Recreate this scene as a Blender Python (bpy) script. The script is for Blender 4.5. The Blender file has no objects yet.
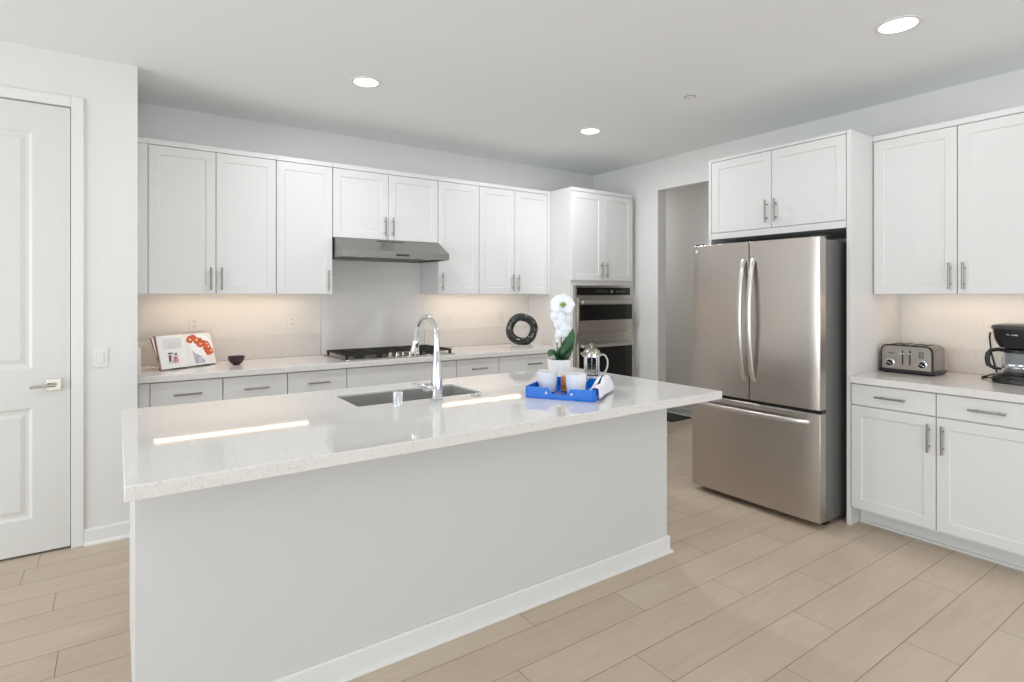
import bpy, bmesh, math, random
from mathutils import Vector, Matrix
random.seed(7)
S = bpy.context.scene
COL = S.collection
PI = math.pi
H = 2.743                                   # ceiling height

# ---------------------------------------------------------------- camera
cam_d = bpy.data.cameras.new('camera')
cam = bpy.data.objects.new('camera', cam_d); COL.objects.link(cam)
cam.location = (0, 0, 1.41)
cam.rotation_euler = (PI/2, 0, -math.atan(.697))
cam_d.sensor_width = 36; cam_d.lens = 567/1024*36
cam_d.shift_y = -(341-294.2)/1024
cam_d.clip_start = .05
S.camera = cam
# ---------------------------------------------------------------- colour management
S.view_settings.view_transform = 'Standard'
S.view_settings.look = 'None'
S.view_settings.exposure = 0.10
S.view_settings.gamma = 1
S.view_settings.use_curve_mapping = False
# ---------------------------------------------------------------- daylight
w = bpy.data.worlds.new('sky'); S.world = w; w.use_nodes = True
w.node_tree.nodes['Background'].inputs[0].default_value = (.84, .92, 1, 1)
w.node_tree.nodes['Background'].inputs[1].default_value = .7
def area(name, loc, rot, sx, sy, power, col):
    l = bpy.data.lights.new(name, 'AREA'); l.shape = 'RECTANGLE'; l.size = sx; l.size_y = sy
    l.energy = power; l.color = col
    o = bpy.data.objects.new(name, l); COL.objects.link(o); o.location = loc; o.rotation_euler = rot
    return o
# area lamps for daylight by unseen openings behind and to the left of the camera
TILT = 1.0      # added upward tip of the rear lamps, to brighten the ceiling
area('daylight_rear_left', (-.9, -5.0, .9), (PI/2+TILT, 0, 0), 2.6, 2.1, 92, (.88, .945, 1))
area('daylight_rear_right', (2.3, -5.0, .9), (PI/2+TILT, 0, 0), 2.6, 2.1, 92, (.88, .945, 1))
area('daylight_left', (-5.6, 1.0, 1.2), (PI/2+.5, 0, -PI/2), 4.4, 2.1, 200, (.88, .945, 1))

# ---------------------------------------------------------------- materials
def lin(c):
    return tuple(((v/255)/12.92 if v/255 <= .04045 else ((v/255+.055)/1.055)**2.4) for v in c)
def mat(name, rgb, rough=.5, metal=0, **k):
    m = bpy.data.materials.new(name); m.use_nodes = True
    b = m.node_tree.nodes['Principled BSDF']
    b.inputs['Base Color'].default_value = (*lin(rgb), 1)
    b.inputs['Roughness'].default_value = rough; b.inputs['Metallic'].default_value = metal
    for kk, v in k.items():
        b.inputs[kk.replace('_', ' ')].default_value = v
    return m
def nodes(m): return m.node_tree.nodes, m.node_tree.links, m.node_tree.nodes['Principled BSDF']
def noise_bump(m, scale, strength, dist=.001, stretch=None):
    n, l, b = nodes(m)
    tc = n.new('ShaderNodeTexCoord'); mp = n.new('ShaderNodeMapping'); nz = n.new('ShaderNodeTexNoise'); bp = n.new('ShaderNodeBump')
    if stretch: mp.inputs['Scale'].default_value = stretch
    nz.inputs['Scale'].default_value = scale; bp.inputs['Strength'].default_value = strength; bp.inputs['Distance'].default_value = dist
    l.new(tc.outputs['Object'], mp.inputs[0]); l.new(mp.outputs[0], nz.inputs[0]); l.new(nz.outputs[0], bp.inputs['Height']); l.new(bp.outputs[0], b.inputs['Normal'])
    return m
def noise_colour(m, c1, c2, scale, lo=.35, hi=.65, stretch=None, detail=4, coord='Object'):
    n, l, b = nodes(m)
    tc = n.new('ShaderNodeTexCoord'); mp = n.new('ShaderNodeMapping'); nz = n.new('ShaderNodeTexNoise'); cr = n.new('ShaderNodeValToRGB')
    if stretch: mp.inputs['Scale'].default_value = stretch
    nz.inputs['Scale'].default_value = scale; nz.inputs['Detail'].default_value = detail
    cr.color_ramp.elements[0].position = lo; cr.color_ramp.elements[1].position = hi
    cr.color_ramp.elements[0].color = (*lin(c1), 1); cr.color_ramp.elements[1].color = (*lin(c2), 1)
    l.new(tc.outputs[coord], mp.inputs[0]); l.new(mp.outputs[0], nz.inputs[0]); l.new(nz.outputs[0], cr.inputs[0]); l.new(cr.outputs[0], b.inputs['Base Color'])
    return m
def emit(name, rgb, strength):
    m = mat(name, rgb); n, l, b = nodes(m)
    b.inputs['Emission Color'].default_value = (*lin(rgb), 1); b.inputs['Emission Strength'].default_value = strength
    return m
M = {}
M['wall'] = noise_bump(mat('wall_paint', (228, 227, 224), .6), 220, .08)
M['ceiling'] = noise_bump(mat('ceiling_paint', (243, 245, 246), .8), 180, .1)
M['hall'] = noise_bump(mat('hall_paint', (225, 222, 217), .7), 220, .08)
M['cab'] = noise_bump(mat('cabinet_paint', (221, 220, 218), .38), 60, .03)
M['trim'] = noise_bump(mat('trim_paint', (232, 231, 228), .4), 60, .03)
M['door'] = noise_bump(mat('door_paint', (222, 221, 217), .42), 60, .03)
M['ispanel'] = noise_bump(mat('island_paint', (214, 214, 213), .5), 150, .05)
M['nickel'] = mat('brushed_nickel', (150, 147, 142), .34, 1)
M['bright'] = mat('bright_satin_steel', (214, 211, 207), .3, 1)
M['satin'] = mat('satin_nickel', (190, 184, 172), .25, 1)
M['chrome'] = mat('chrome', (222, 223, 226), .07, 1)
M['black'] = noise_bump(mat('black_plastic', (15, 15, 16), .3), 300, .05)
M['blackgloss'] = mat('black_glass', (14, 13, 13), .06)
M['gap'] = mat('dark_gap', (20, 19, 18), .8)
M['iron'] = noise_bump(mat('cast_iron', (30, 28, 27), .55), 200, .3)
M['white_glaze'] = mat('white_glazed_ceramic', (240, 240, 240), .18)
M['plate'] = mat('white_plastic', (228, 226, 221), .35)
M['bluetray'] = mat('blue_lacquer', (0, 108, 212), .25)
M['leaf'] = noise_colour(mat('orchid_leaf', (40, 84, 46), .35), (28, 66, 36), (58, 104, 60), 9)
M['stem'] = mat('orchid_stem', (56, 52, 34), .5)
M['petal'] = mat('orchid_petal', (248, 247, 250), .5, Subsurface_Weight=.15)
M['pistil'] = mat('orchid_pistil', (150, 160, 92), .5)
M['soil'] = noise_colour(mat('bark_soil', (70, 52, 38), .9), (40, 30, 22), (92, 72, 54), 60)
M['cork'] = noise_colour(mat('copper_card', (205, 130, 66), .5), (196, 118, 56), (222, 150, 84), 30)
M['bowl'] = noise_colour(mat('dark_plum_glaze', (52, 24, 40), .2), (40, 18, 30), (70, 34, 54), 12)
M['matgreen'] = noise_colour(mat('dark_green_mat', (52, 60, 48), .9), (44, 52, 42), (66, 74, 60), 40)
M['clear'] = mat('clear_acrylic', (235, 235, 232), .08, Transmission_Weight=.9, IOR=1.3)
M['glass'] = mat('clear_glass', (250, 250, 250), .02, Transmission_Weight=1.0, IOR=1.12)
M['smoke'] = mat('carafe_glass', (245, 246, 247), .03, Transmission_Weight=.9, IOR=1.12)
M['filterlens'] = mat('hood_lamp_lens', (235, 235, 225), .3)
M['grille'] = mat('dark_grey_steel', (70, 70, 70), .4, .8)
M['led'] = emit('warm_led_strip', (255, 223, 190), 11)
M['lens'] = emit('downlight_lens', (255, 248, 236), 9)

def steel(name, rgb, rough, scale=(1, 1, 60)):
    m = mat(name, rgb, rough, 1); n, l, b = nodes(m)
    tc = n.new('ShaderNodeTexCoord'); mp = n.new('ShaderNodeMapping'); nz = n.new('ShaderNodeTexNoise'); mr = n.new('ShaderNodeMapRange'); bp = n.new('ShaderNodeBump')
    mp.inputs['Scale'].default_value = scale; nz.inputs['Scale'].default_value = 30
    mr.inputs['To Min'].default_value = rough-.05; mr.inputs['To Max'].default_value = rough+.07
    bp.inputs['Strength'].default_value = .04; bp.inputs['Distance'].default_value = .0005
    l.new(tc.outputs['Object'], mp.inputs[0]); l.new(mp.outputs[0], nz.inputs[0]); l.new(nz.outputs[0], mr.inputs[0]); l.new(mr.outputs[0], b.inputs['Roughness'])
    l.new(nz.outputs[0], bp.inputs['Height']); l.new(bp.outputs[0], b.inputs['Normal'])
    return m
M['steel'] = steel('brushed_stainless', (190, 183, 176), .28, (60, 60, 1))
M['steel_side'] = mat('grey_painted_side', (118, 118, 116), .35, .3)
M['hood'] = steel('hood_steel', (146, 145, 140), .3, (1, 60, 60))
M['steel_h'] = steel('brushed_stainless_sheet', (190, 184, 176), .26, (1, 60, 60))
M['steel_dark'] = steel('toaster_steel', (150, 143, 134), .3, (1, 1, 60))
M['sink'] = mat('sink_steel', (178, 176, 173), .35, .4)

def quartz():
    m = mat('white_quartz', (226, 223, 219), .045); n, l, b = nodes(m)
    tc = n.new('ShaderNodeTexCoord'); v = n.new('ShaderNodeTexVoronoi'); v.inputs['Scale'].default_value = 210
    cr = n.new('ShaderNodeValToRGB'); cr.color_ramp.elements[0].position = .13; cr.color_ramp.elements[1].position = .25
    cr.color_ramp.elements[0].color = (*lin((140, 141, 145)), 1); cr.color_ramp.elements[1].color = (*lin((226, 223, 219)), 1)
    nz = n.new('ShaderNodeTexNoise'); nz.inputs['Scale'].default_value = 60
    ma = n.new('ShaderNodeMath'); ma.operation = 'MULTIPLY_ADD'; ma.inputs[1].default_value = .5; 
    l.new(tc.outputs['Object'], v.inputs['Vector']); l.new(tc.outputs['Object'], nz.inputs[0])
    l.new(nz.outputs[0], ma.inputs[0]); l.new(v.outputs['Distance'], ma.inputs[2])
    sb = n.new('ShaderNodeMath'); sb.operation = 'SUBTRACT'; sb.inputs[1].default_value = .235
    l.new(ma.outputs[0], sb.inputs[0]); l.new(sb.outputs[0], cr.inputs[0]); l.new(cr.outputs[0], b.inputs['Base Color'])
    return m
M['quartz'] = quartz()

def tile():
    m = mat('white_gloss_tile', (226, 223, 220), .12); n, l, b = nodes(m)
    tc = n.new('ShaderNodeTexCoord'); sx = n.new('ShaderNodeSeparateXYZ'); cx = n.new('ShaderNodeCombineXYZ'); br = n.new('ShaderNodeTexBrick')
    l.new(tc.outputs['Object'], sx.inputs[0]); l.new(sx.outputs['X'], cx.inputs['X']); l.new(sx.outputs['Z'], cx.inputs['Y']); l.new(cx.outputs[0], br.inputs['Vector'])
    br.inputs['Scale'].default_value = 1; br.inputs['Brick Width'].default_value = .152; br.inputs['Row Height'].default_value = .076
    br.inputs['Mortar Size'].default_value = .0015; br.inputs['Mortar Smooth'].default_value = .2
    br.inputs['Color1'].default_value = (*lin((226, 223, 220)), 1); br.inputs['Color2'].default_value = (*lin((229, 226, 224)), 1); br.inputs['Mortar'].default_value = (*lin((219, 216, 213)), 1)
    bp = n.new('ShaderNodeBump'); bp.invert = True; bp.inputs['Strength'].default_value = .2; bp.inputs['Distance'].default_value = .002
    l.new(br.outputs['Color'], b.inputs['Base Color']); l.new(br.outputs['Fac'], bp.inputs['Height']); l.new(bp.outputs[0], b.inputs['Normal'])
    return m
M['tile'] = tile()

def wood():
    m = mat('oak_planks', (200, 178, 155), .42); n, l, b = nodes(m)
    at = n.new('ShaderNodeAttribute'); at.attribute_name = 'tone'
    tc = n.new('ShaderNodeTexCoord'); off = n.new('ShaderNodeVectorMath'); off.operation = 'MULTIPLY_ADD'
    off.inputs[1].default_value = (1, 1, 1); sc = n.new('ShaderNodeVectorMath'); sc.operation = 'SCALE'; sc.inputs['Scale'].default_value = 13
    l.new(at.outputs['Color'], sc.inputs[0]); l.new(tc.outputs['Object'], off.inputs[0]); l.new(sc.outputs[0], off.inputs[2])
    mp = n.new('ShaderNodeMapping'); mp.inputs['Scale'].default_value = (1.2, 14, 1); l.new(off.outputs[0], mp.inputs[0])
    n1 = n.new('ShaderNodeTexNoise'); n1.inputs['Scale'].default_value = 3; n1.inputs['Detail'].default_value = 6; n1.inputs['Distortion'].default_value = .6; l.new(mp.outputs[0], n1.inputs[0])
    mp2 = n.new('ShaderNodeMapping'); mp2.inputs['Scale'].default_value = (1.2, 3.5, 1); l.new(off.outputs[0], mp2.inputs[0])
    n2 = n.new('ShaderNodeTexNoise'); n2.inputs['Scale'].default_value = 1.6; n2.inputs['Detail'].default_value = 3; l.new(mp2.outputs[0], n2.inputs[0])
    mx = n.new('ShaderNodeMath'); mx.operation = 'MULTIPLY_ADD'; mx.inputs[1].default_value = .45; l.new(n1.outputs[0], mx.inputs[0])
    m2 = n.new('ShaderNodeMath'); m2.operation = 'MULTIPLY'; m2.inputs[1].default_value = .35; l.new(n2.outputs[0], m2.inputs[0]); l.new(m2.outputs[0], mx.inputs[2])
    sp = n.new('ShaderNodeSeparateColor'); l.new(at.outputs['Color'], sp.inputs[0])
    m3 = n.new('ShaderNodeMath'); m3.operation = 'MULTIPLY_ADD'; m3.inputs[1].default_value = .2; l.new(sp.outputs[0], m3.inputs[0]); l.new(mx.outputs[0], m3.inputs[2])
    cr = n.new('ShaderNodeValToRGB'); cr.color_ramp.elements[0].position = .25; cr.color_ramp.elements[1].position = .75
    cr.color_ramp.elements[0].color = (*lin((187, 167, 146)), 1); cr.color_ramp.elements[1].color = (*lin((205, 189, 169)), 1)
    l.new(m3.outputs[0], cr.inputs[0]); l.new(cr.outputs[0], b.inputs['Base Color'])
    bp = n.new('ShaderNodeBump'); bp.inputs['Strength'].default_value = .06; bp.inputs['Distance'].default_value = .001; l.new(n1.outputs[0], bp.inputs['Height']); l.new(bp.outputs[0], b.inputs['Normal'])
    return m
M['wood'] = wood()

# ---------------------------------------------------------------- geometry helpers
def box(bm, a, b, mi=0):
    x0, y0, z0 = [min(p, q) for p, q in zip(a, b)]; x1, y1, z1 = [max(p, q) for p, q in zip(a, b)]
    v = [bm.verts.new(p) for p in ((x0,y0,z0),(x1,y0,z0),(x1,y1,z0),(x0,y1,z0),(x0,y0,z1),(x1,y0,z1),(x1,y1,z1),(x0,y1,z1))]
    for f in ((3,2,1,0),(4,5,6,7),(0,1,5,4),(1,2,6,5),(2,3,7,6),(3,0,4,7)):
        bm.faces.new([v[i] for i in f]).material_index = mi
    return v
def tube(bm, pts, r, seg=16, caps=True, mi=0, up=None):
    pts = [Vector(p) for p in pts]; rs = r if isinstance(r, (list, tuple)) else [r]*len(pts)
    rings = []; prev = None
    for i, p in enumerate(pts):
        t = (pts[min(i+1, len(pts)-1)]-pts[max(i-1, 0)]).normalized()
        if prev is None:
            a = Vector((0, 0, 1)) if abs(t.z) < .9 else Vector((1, 0, 0))
            u = t.cross(a).normalized()
        else:
            u = (prev-t*prev.dot(t)).normalized()
        prev = u; vv = t.cross(u)
        rings.append([bm.verts.new(p+(u*math.cos(2*PI*k/seg)+vv*math.sin(2*PI*k/seg))*rs[i]) for k in range(seg)])
    for i in range(len(rings)-1):
        for k in range(seg):
            bm.faces.new((rings[i][k], rings[i][(k+1) % seg], rings[i+1][(k+1) % seg], rings[i+1][k])).material_index = mi
    if caps:
        bm.faces.new(rings[0][::-1]).material_index = mi; bm.faces.new(rings[-1]).material_index = mi
def lathe(bm, prof, seg=32, c=(0, 0, 0), sq=1, capb=True, capt=True, mi=0):
    rings = []
    for r, z in prof:
        rings.append([bm.verts.new((c[0]+r*math.cos(2*PI*k/seg), c[1]+r*math.sin(2*PI*k/seg), c[2]+z)) for k in range(seg)])
    for i in range(len(rings)-1):
        for k in range(seg):
            bm.faces.new((rings[i][k], rings[i][(k+1) % seg], rings[i+1][(k+1) % seg], rings[i+1][k])).material_index = mi
    if capb: bm.faces.new(rings[0][::-1]).material_index = mi
    if capt: bm.faces.new(rings[-1]).material_index = mi
def finish(bm, name, m, parent=None, smooth=None, bevel=0, seg=2):
    bmesh.ops.recalc_face_normals(bm, faces=bm.faces)
    me = bpy.data.meshes.new(name); bm.to_mesh(me); bm.free()
    o = bpy.data.objects.new(name, me); COL.objects.link(o)
    for mm in (m if isinstance(m, (list, tuple)) else [m]): me.materials.append(mm)
    if parent: o.parent = parent
    if bevel:
        b = o.modifiers.new('bevel', 'BEVEL'); b.width = bevel; b.segments = seg; b.limit_method = 'ANGLE'; b.angle_limit = math.radians(40)
        b.harden_normals = False
    if smooth or bevel:
        for p in me.polygons: p.use_smooth = True
        me.set_sharp_from_angle(angle=math.radians(smooth if isinstance(smooth, (int, float)) and smooth > 1 else 40))
    return o
def mk(name, fn, m, parent=None, smooth=None, bevel=0, **k):
    bm = bmesh.new(); fn(bm); return finish(bm, name, m, parent, smooth, bevel, **k)
def thing(name, label, cat, loc=(0, 0, 0), rz=0, group=None):
    o = bpy.data.objects.new(name, None); COL.objects.link(o); o.empty_display_size = .1
    o.location = loc; o.rotation_euler = (0, 0, rz); return tag(o, label, cat, group)
def tag(o, label, cat, group=None):
    o['label'] = label; o['category'] = cat
    if group: o['group'] = group
    return o
def struct(o, label=None, cat=None):
    o['kind'] = 'structure'
    if label: o['label'] = label
    if cat: o['category'] = cat
    return o
def boxes(name, m, *bs, parent=None, bevel=0):
    bm = bmesh.new()
    for a, b in bs: box(bm, a, b)
    return finish(bm, name, m, parent, bevel=bevel)

# ---------------------------------------------------------------- room shell
X1, Y1, YP, XP = 4.40, 4.71, 3.985, .10          # right wall, back wall, pantry wall, pantry corner
XL, YR = -5.0, -4.4
struct(boxes('ceiling', M['ceiling'], ((XL-.3, YR-.3, H), (5.7, 5.9, H+.15))), 'flat white painted ceiling over the kitchen', 'ceiling')
# floor: planks laid along x, joints where the photograph shows them
def build_floor():
    W, y0, L = .1885, .79, 1.18
    joints = {-1: 3.043, 0: 2.628, 1: 2.07, 2: 2.47, 3: 1.663, 4: 1.235, 5: 1.93, 6: 1.458, 13: -.235, 15: -.386, 11: .2, 12: -.6, 14: .3}
    bm = bmesh.new(); lay = bm.loops.layers.float_color.new('tone')
    g = .0011
    k = math.floor((YR-y0)/W)
    while y0+k*W < 5.7:
        ya, yb = y0+k*W+g, y0+(k+1)*W-g
        j = joints.get(k, random.random()*L)
        x = j-math.ceil((j-XL)/L)*L
        while x < 5.6:
            f = None
            vs = []
            for px, py, pz in ((x+g, ya, 0), (x+L-g, ya, 0), (x+L-g, yb, 0), (x+g, yb, 0)):
                vs.append(bm.verts.new((min(max(px, XL-.1), 5.6), py, pz)))
            f = bm.faces.new(vs); c = (random.random(), random.random(), random.random(), 1)
            for lp in f.loops: lp[lay] = c
            x += L
        k += 1
    box(bm, (XL-.2, YR-.2, -.12), (5.6, 5.8, -.0012), 1)
    me = bpy.data.meshes.new('floor'); 
    bm.to_mesh(me); bm.free()
    o = bpy.data.objects.new('floor', me); COL.objects.link(o)
    me.materials.append(M['wood']); me.materials.append(mat('plank_seam', (112, 92, 74), .8))
    struct(o, 'pale oak plank floor', 'floor')
build_floor()
# back wall
struct(boxes('wall_back', M['wall'], ((XP-.1, Y1, 0), (4.52, Y1+.12, H))), 'white painted back wall behind the cabinets', 'wall')
# right wall with the doorway to the hall (3.10..3.78)
DY0, DY1, DZ = 2.72, 3.785, 2.44
struct(boxes('wall_right', M['wall'], ((X1, YR, 0), (X1+.12, DY0, H)), ((X1, DY1, 0), (X1+.12, Y1, H)), ((X1, DY0, DZ), (X1+.12, DY1, H))), 'white wall on the right with the hall opening', 'wall')
# pantry bump-out: front wall with the door opening, and its side
PD0, PD1, PDZ = -1.035, -.208, 2.448
struct(boxes('wall_pantry', M['wall'], ((XL, YP, 0), (PD0, YP+.115, H)), ((PD1, YP, 0), (XP, YP+.115, H)), ((PD0, YP, PDZ), (PD1, YP+.115, H)), ((XP-.115, YP+.115, 0), (XP, Y1, H))), 'white wall section holding the panelled door', 'wall')
# rear and left walls, behind the camera, with large openings for the daylight
struct(boxes('wall_rear', M['wall'], ((XL, YR-.12, 0), (-2.2, YR, H)), ((.4, YR-.12, 0), (1.0, YR, H)), ((3.6, YR-.12, 0), (X1, YR, H)), ((-2.2, YR-.12, 2.35), (.4, YR, H)), ((1.0, YR-.12, 2.35), (3.6, YR, H)), ((-2.2, YR-.12, 0), (.4, YR, .25)), ((1.0, YR-.12, 0), (3.6, YR, .25))), 'white wall behind the viewer', 'wall')
struct(boxes('wall_left', M['wall'], ((XL-.12, YR, 0), (XL, -1.4, H)), ((XL-.12, 3.4, 0), (XL, YP, H)), ((XL-.12, -1.4, 2.35), (XL, 3.4, H)), ((XL-.12, -1.4, 0), (XL, 3.4, .1))), 'white wall to the left of the viewer', 'wall')
# hall beyond the doorway, with an added unseen fill lamp further along
hl = area('hall_fill', (4.96, 5.3, 2.68), (0, 0, 0), .5, .3, 9, (.95, .97, 1))
struct(boxes('wall_hall', M['hall'], ((5.4, 2.0, 0), (5.5, 5.7, H)), ((X1+.12, 5.6, 0), (5.4, 5.7, H)), ((X1+.12, 1.9, 0), (5.5, 2.0, H)), ((4.40, Y1+.12, 0), (4.52, 5.7, H))), 'grey shaded hall wall seen through the opening', 'wall')

def baseboard(name, a, b, n, h=.09, lab=None, ma=0, mb=0):
    # a, b: ends of the wall line; n: outward normal
    a, b, n = Vector((*a, 0)), Vector((*b, 0)), Vector((*n, 0))
    bm = bmesh.new()
    prof = [(0, 0), (.026, 0), (.026, .006), (.022, .014), (.013, .018), (.013, h-.008), (.009, h), (0, h)]
    e = (b-a).normalized()
    ra = [bm.verts.new(a+n*x-e*ma*x+Vector((0, 0, z))) for x, z in prof]; rb = [bm.verts.new(b+n*x+e*mb*x+Vector((0, 0, z))) for x, z in prof]
    for i in range(len(prof)):
        j = (i+1) % len(prof); bm.faces.new((ra[i], ra[j], rb[j], rb[i]))
    bm.faces.new(ra); bm.faces.new(rb[::-1])
    return bm
def bb(name, *a, lab=None, **k):
    return struct(finish(baseboard(name, *a, **k), name, M['trim']), lab, 'baseboard')
bb('baseboard_pantry', (-.15, YP), (XP, YP), (0, -1), lab='white baseboard at the foot of the switch wall')
bb('baseboard_pantry_left', (XL, YP), (-1.095, YP), (0, -1), lab='white baseboard left of the panelled door')
bb('baseboard_right', (X1, DY1), (X1, 4.04), (-1, 0), lab='short white baseboard beside the hall opening')
bb('baseboard_jamb', (X1, DY1), (X1+.12, DY1), (0, -1), lab='white baseboard on the reveal of the hall opening')
bb('baseboard_hall', (5.4, 2.0), (5.4, 5.6), (-1, 0), lab='baseboard along the hall wall')

# pantry door (structure) with moulded panels and lever
def pantry_door():
    x0, x1, z0, z1, yf = PD0+.004, PD1-.004, .012, PDZ-.005, YP+.004
    bm = bmesh.new()
    px0, px1 = x0+.162, x1-.162
    pans = [(.2, .795), (1.008, 2.29)]
    t = .04
    # frame pieces
    box(bm, (x0, yf, z0), (px0, yf+t, z1)); box(bm, (px1, yf, z0), (x1, yf+t, z1))
    zz = [z0]+[v for p in pans for v in p]+[z1]
    for a, b in ((zz[0], zz[1]), (zz[2], zz[3]), (zz[4], zz[5])): box(bm, (px0, yf, a), (px1, yf+t, b))
    for a, b in pans:
        # recessed then raised field
        r = [(0, 0), (.014, .008), (.028, .009), (.05, .003)]
        rings = [[bm.verts.new((xx, yf+d, zz_)) for xx, zz_ in ((px0+i, a+i), (px1-i, a+i), (px1-i, b-i), (px0+i, b-i))] for i, d in r]
        for i in range(3):
            for k in range(4): bm.faces.new((rings[i][k], rings[i][(k+1) % 4], rings[i+1][(k+1) % 4], rings[i+1][k]))
        bm.faces.new(rings[3])
    bmesh.ops.remove_doubles(bm, verts=bm.verts, dist=1e-5)
    d = struct(finish(bm, 'door_1', M['door']), 'white two-panel door with a square-rose lever', 'door')
    hx, hz = -.282, .915
    def rose(bm):
        box(bm, (hx-.033, yf-.008, hz-.033), (hx+.033, yf, hz+.033))
        tube(bm, [(hx, yf-.008, hz), (hx, yf-.045, hz)], .011, 14)
    h = mk('door_handle', rose, M['satin'], d, bevel=.002)
    def lev(bm):
        tube(bm, [(hx+.008, yf-.042, hz), (hx-.03, yf-.05, hz), (hx-.07, yf-.05, hz-.002), (hx-.098, yf-.047, hz-.004)], [.0085, .008, .007, .006], 12)
    mk('lever', lev, M['satin'], h, smooth=60)
    mk('strike_plate', lambda bm: box(bm, (PD1-.003, yf-.004, .885), (PD1+.004, yf, .945)), M['grille'], d)
    # dark sheet behind the door, coloured as the shade in its gaps
    struct(boxes('door_gap_shade', M['gap'], ((PD0, YP+.05, 0), (PD1, YP+.1, PDZ))), 'dark sheet painted as shade behind the panelled door', 'trim')
    # casing
    bm = bmesh.new(); w = .058; yo = YP-.014
    box(bm, (PD1, yo, 0), (PD1+w, YP, PDZ+w)); box(bm, (PD0-w, yo, 0), (PD0, YP, PDZ+w)); box(bm, (PD0, yo, PDZ), (PD1, YP, PDZ+w))
    struct(finish(bm, 'trim_1', M['trim'], bevel=.004), 'white casing around the panelled door', 'trim')
pantry_door()

# ---------------------------------------------------------------- cabinets
def shaker_bm(bm, x0, z0, x1, z1, t=.02, st=.057, rec=.005):
    # front face at y=-t, back at y=0
    a, b, c, d = x0, z0, x1, z1
    outer_b = [bm.verts.new(p) for p in ((a, 0, b), (c, 0, b), (c, 0, d), (a, 0, d))]
    def ring(i, y): return [bm.verts.new(p) for p in ((a+i, y, b+i), (c-i, y, b+i), (c-i, y, d-i), (a+i, y, d-i))]
    rs = [outer_b, ring(0, -t+.0015), ring(.0015, -t), ring(st, -t), ring(st+.005, -t+rec)]
    for i in range(len(rs)-1):
        for k in range(4): bm.faces.new((rs[i][k], rs[i][(k+1) % 4], rs[i+1][(k+1) % 4], rs[i+1][k]))
    bm.faces.new(rs[-1]); bm.faces.new(outer_b[::-1])
def slab_bm(bm, x0, z0, x1, z1, t=.02):
    a, b, c, d = x0, z0, x1, z1
    def ring(i, y): return [bm.verts.new(p) for p in ((a+i, y, b+i), (c-i, y, b+i), (c-i, y, d-i), (a+i, y, d-i))]
    rs = [ring(0, 0), ring(0, -t+.0015), ring(.0015, -t)]
    for i in range(2):
        for k in range(4): bm.faces.new((rs[i][k], rs[i][(k+1) % 4], rs[i+1][(k+1) % 4], rs[i+1][k]))
    bm.faces.new(rs[-1]); bm.faces.new(rs[0][::-1])
def pull(parent, x, z, L=.155, vert=True, t=.02, name='handle'):
    def f(bm):
        y = -t-.03
        e = Vector((0, 0, 1)) if vert else Vector((1, 0, 0)); c = Vector((x, y, z))
        tube(bm, [c-e*L/2, c+e*L/2], .006, 12)
        for s in (-1, 1):
            q = c+e*s*L*.3; tube(bm, [q, (q.x, -t, q.z)], .0045, 10)
    return mk(name, f, M['nickel'], parent, smooth=50)
G = .002
def door(root, x0, z0, x1, z1, hs=None, hz=None, flat=False):
    d = mk('door', lambda bm: shaker_bm(bm, x0+G, z0+G, x1-G, z1-G), M['cab'], root)
    if hs: pull(d, (x0+.033 if hs == 'l' else x1-.033), hz)
    return d
def drawer(root, x0, z0, x1, z1, handle=True, hx=None, L=.155):
    d = mk('drawer', lambda bm: slab_bm(bm, x0+G, z0+G, x1-G, z1-G), M['cab'], root)
    if handle: pull(d, (x0+x1)/2, (z0+z1)/2, L, False)
    return d
ZB, ZT = 1.410, 2.416
def upper(x0, x1, doors, label, zb=ZB, depth=.345, hz=None, group='white wall cabinets', origin=(0, 4.363, 0), rz=0, left_fill=0, right_fill=0, toprail=.035, botrail=0):
    c = thing('wall_cabinet', label, 'cabinet', (0, 0, 0), 0, None)
    c.location = Matrix.Rotation(rz, 3, 'Z') @ Vector((x0, 0, 0)) + Vector(origin) + Vector((0, 0, zb)); c.rotation_euler = (0, 0, rz)
    W = x1-x0; hh = ZT-zb
    def body(bm):
        lip = .016 if zb == ZB else 0
        box(bm, (0, 0, lip), (W, depth, hh))
        if lip:
            box(bm, (0, 0, 0), (W, .016, lip))
            if x0 == 2.258: box(bm, (0, .016, 0), (.012, depth, lip))
            if x1 == 1.354: box(bm, (W-.012, .016, 0), (W, depth, lip))
        box(bm, (0, -.02, hh-toprail+.002), (W, 0, hh))
        if left_fill: box(bm, (0, -.018, 0), (left_fill-.002, 0, hh-toprail))
        if right_fill: box(bm, (W-right_fill+.002, -.018, 0), (W, 0, hh-toprail))
        if botrail: box(bm, (0, -.02, 0), (W, 0, botrail-.002))
    mk('body', body, M['cab'], c)
    for a, b, s in doors:
        door(c, a-x0, botrail, b-x0, hh-toprail, s, botrail+(hz if hz else .105))
    return c
upper(.105, .946, [(.165, .557, 'r'), (.557, .946, 'l')], 'white double-door wall cabinet at the far left above the cookbook', left_fill=.06)
upper(.948, 1.354, [(.948, 1.354, 'r')], 'white single-door wall cabinet left of the range hood')
upper(1.356, 2.256, [(1.356, 1.806, 'r'), (1.806, 2.256, 'l')], 'short white double-door wall cabinet above the range hood', zb=1.847)
upper(2.258, 2.668, [(2.258, 2.668, 'l')], 'white single-door wall cabinet right of the range hood')
upper(2.670, 3.486, [(2.670, 3.060, 'r'), (3.060, 3.450, 'l')], 'white double-door wall cabinet above the ring sculpture', right_fill=.036)

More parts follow.
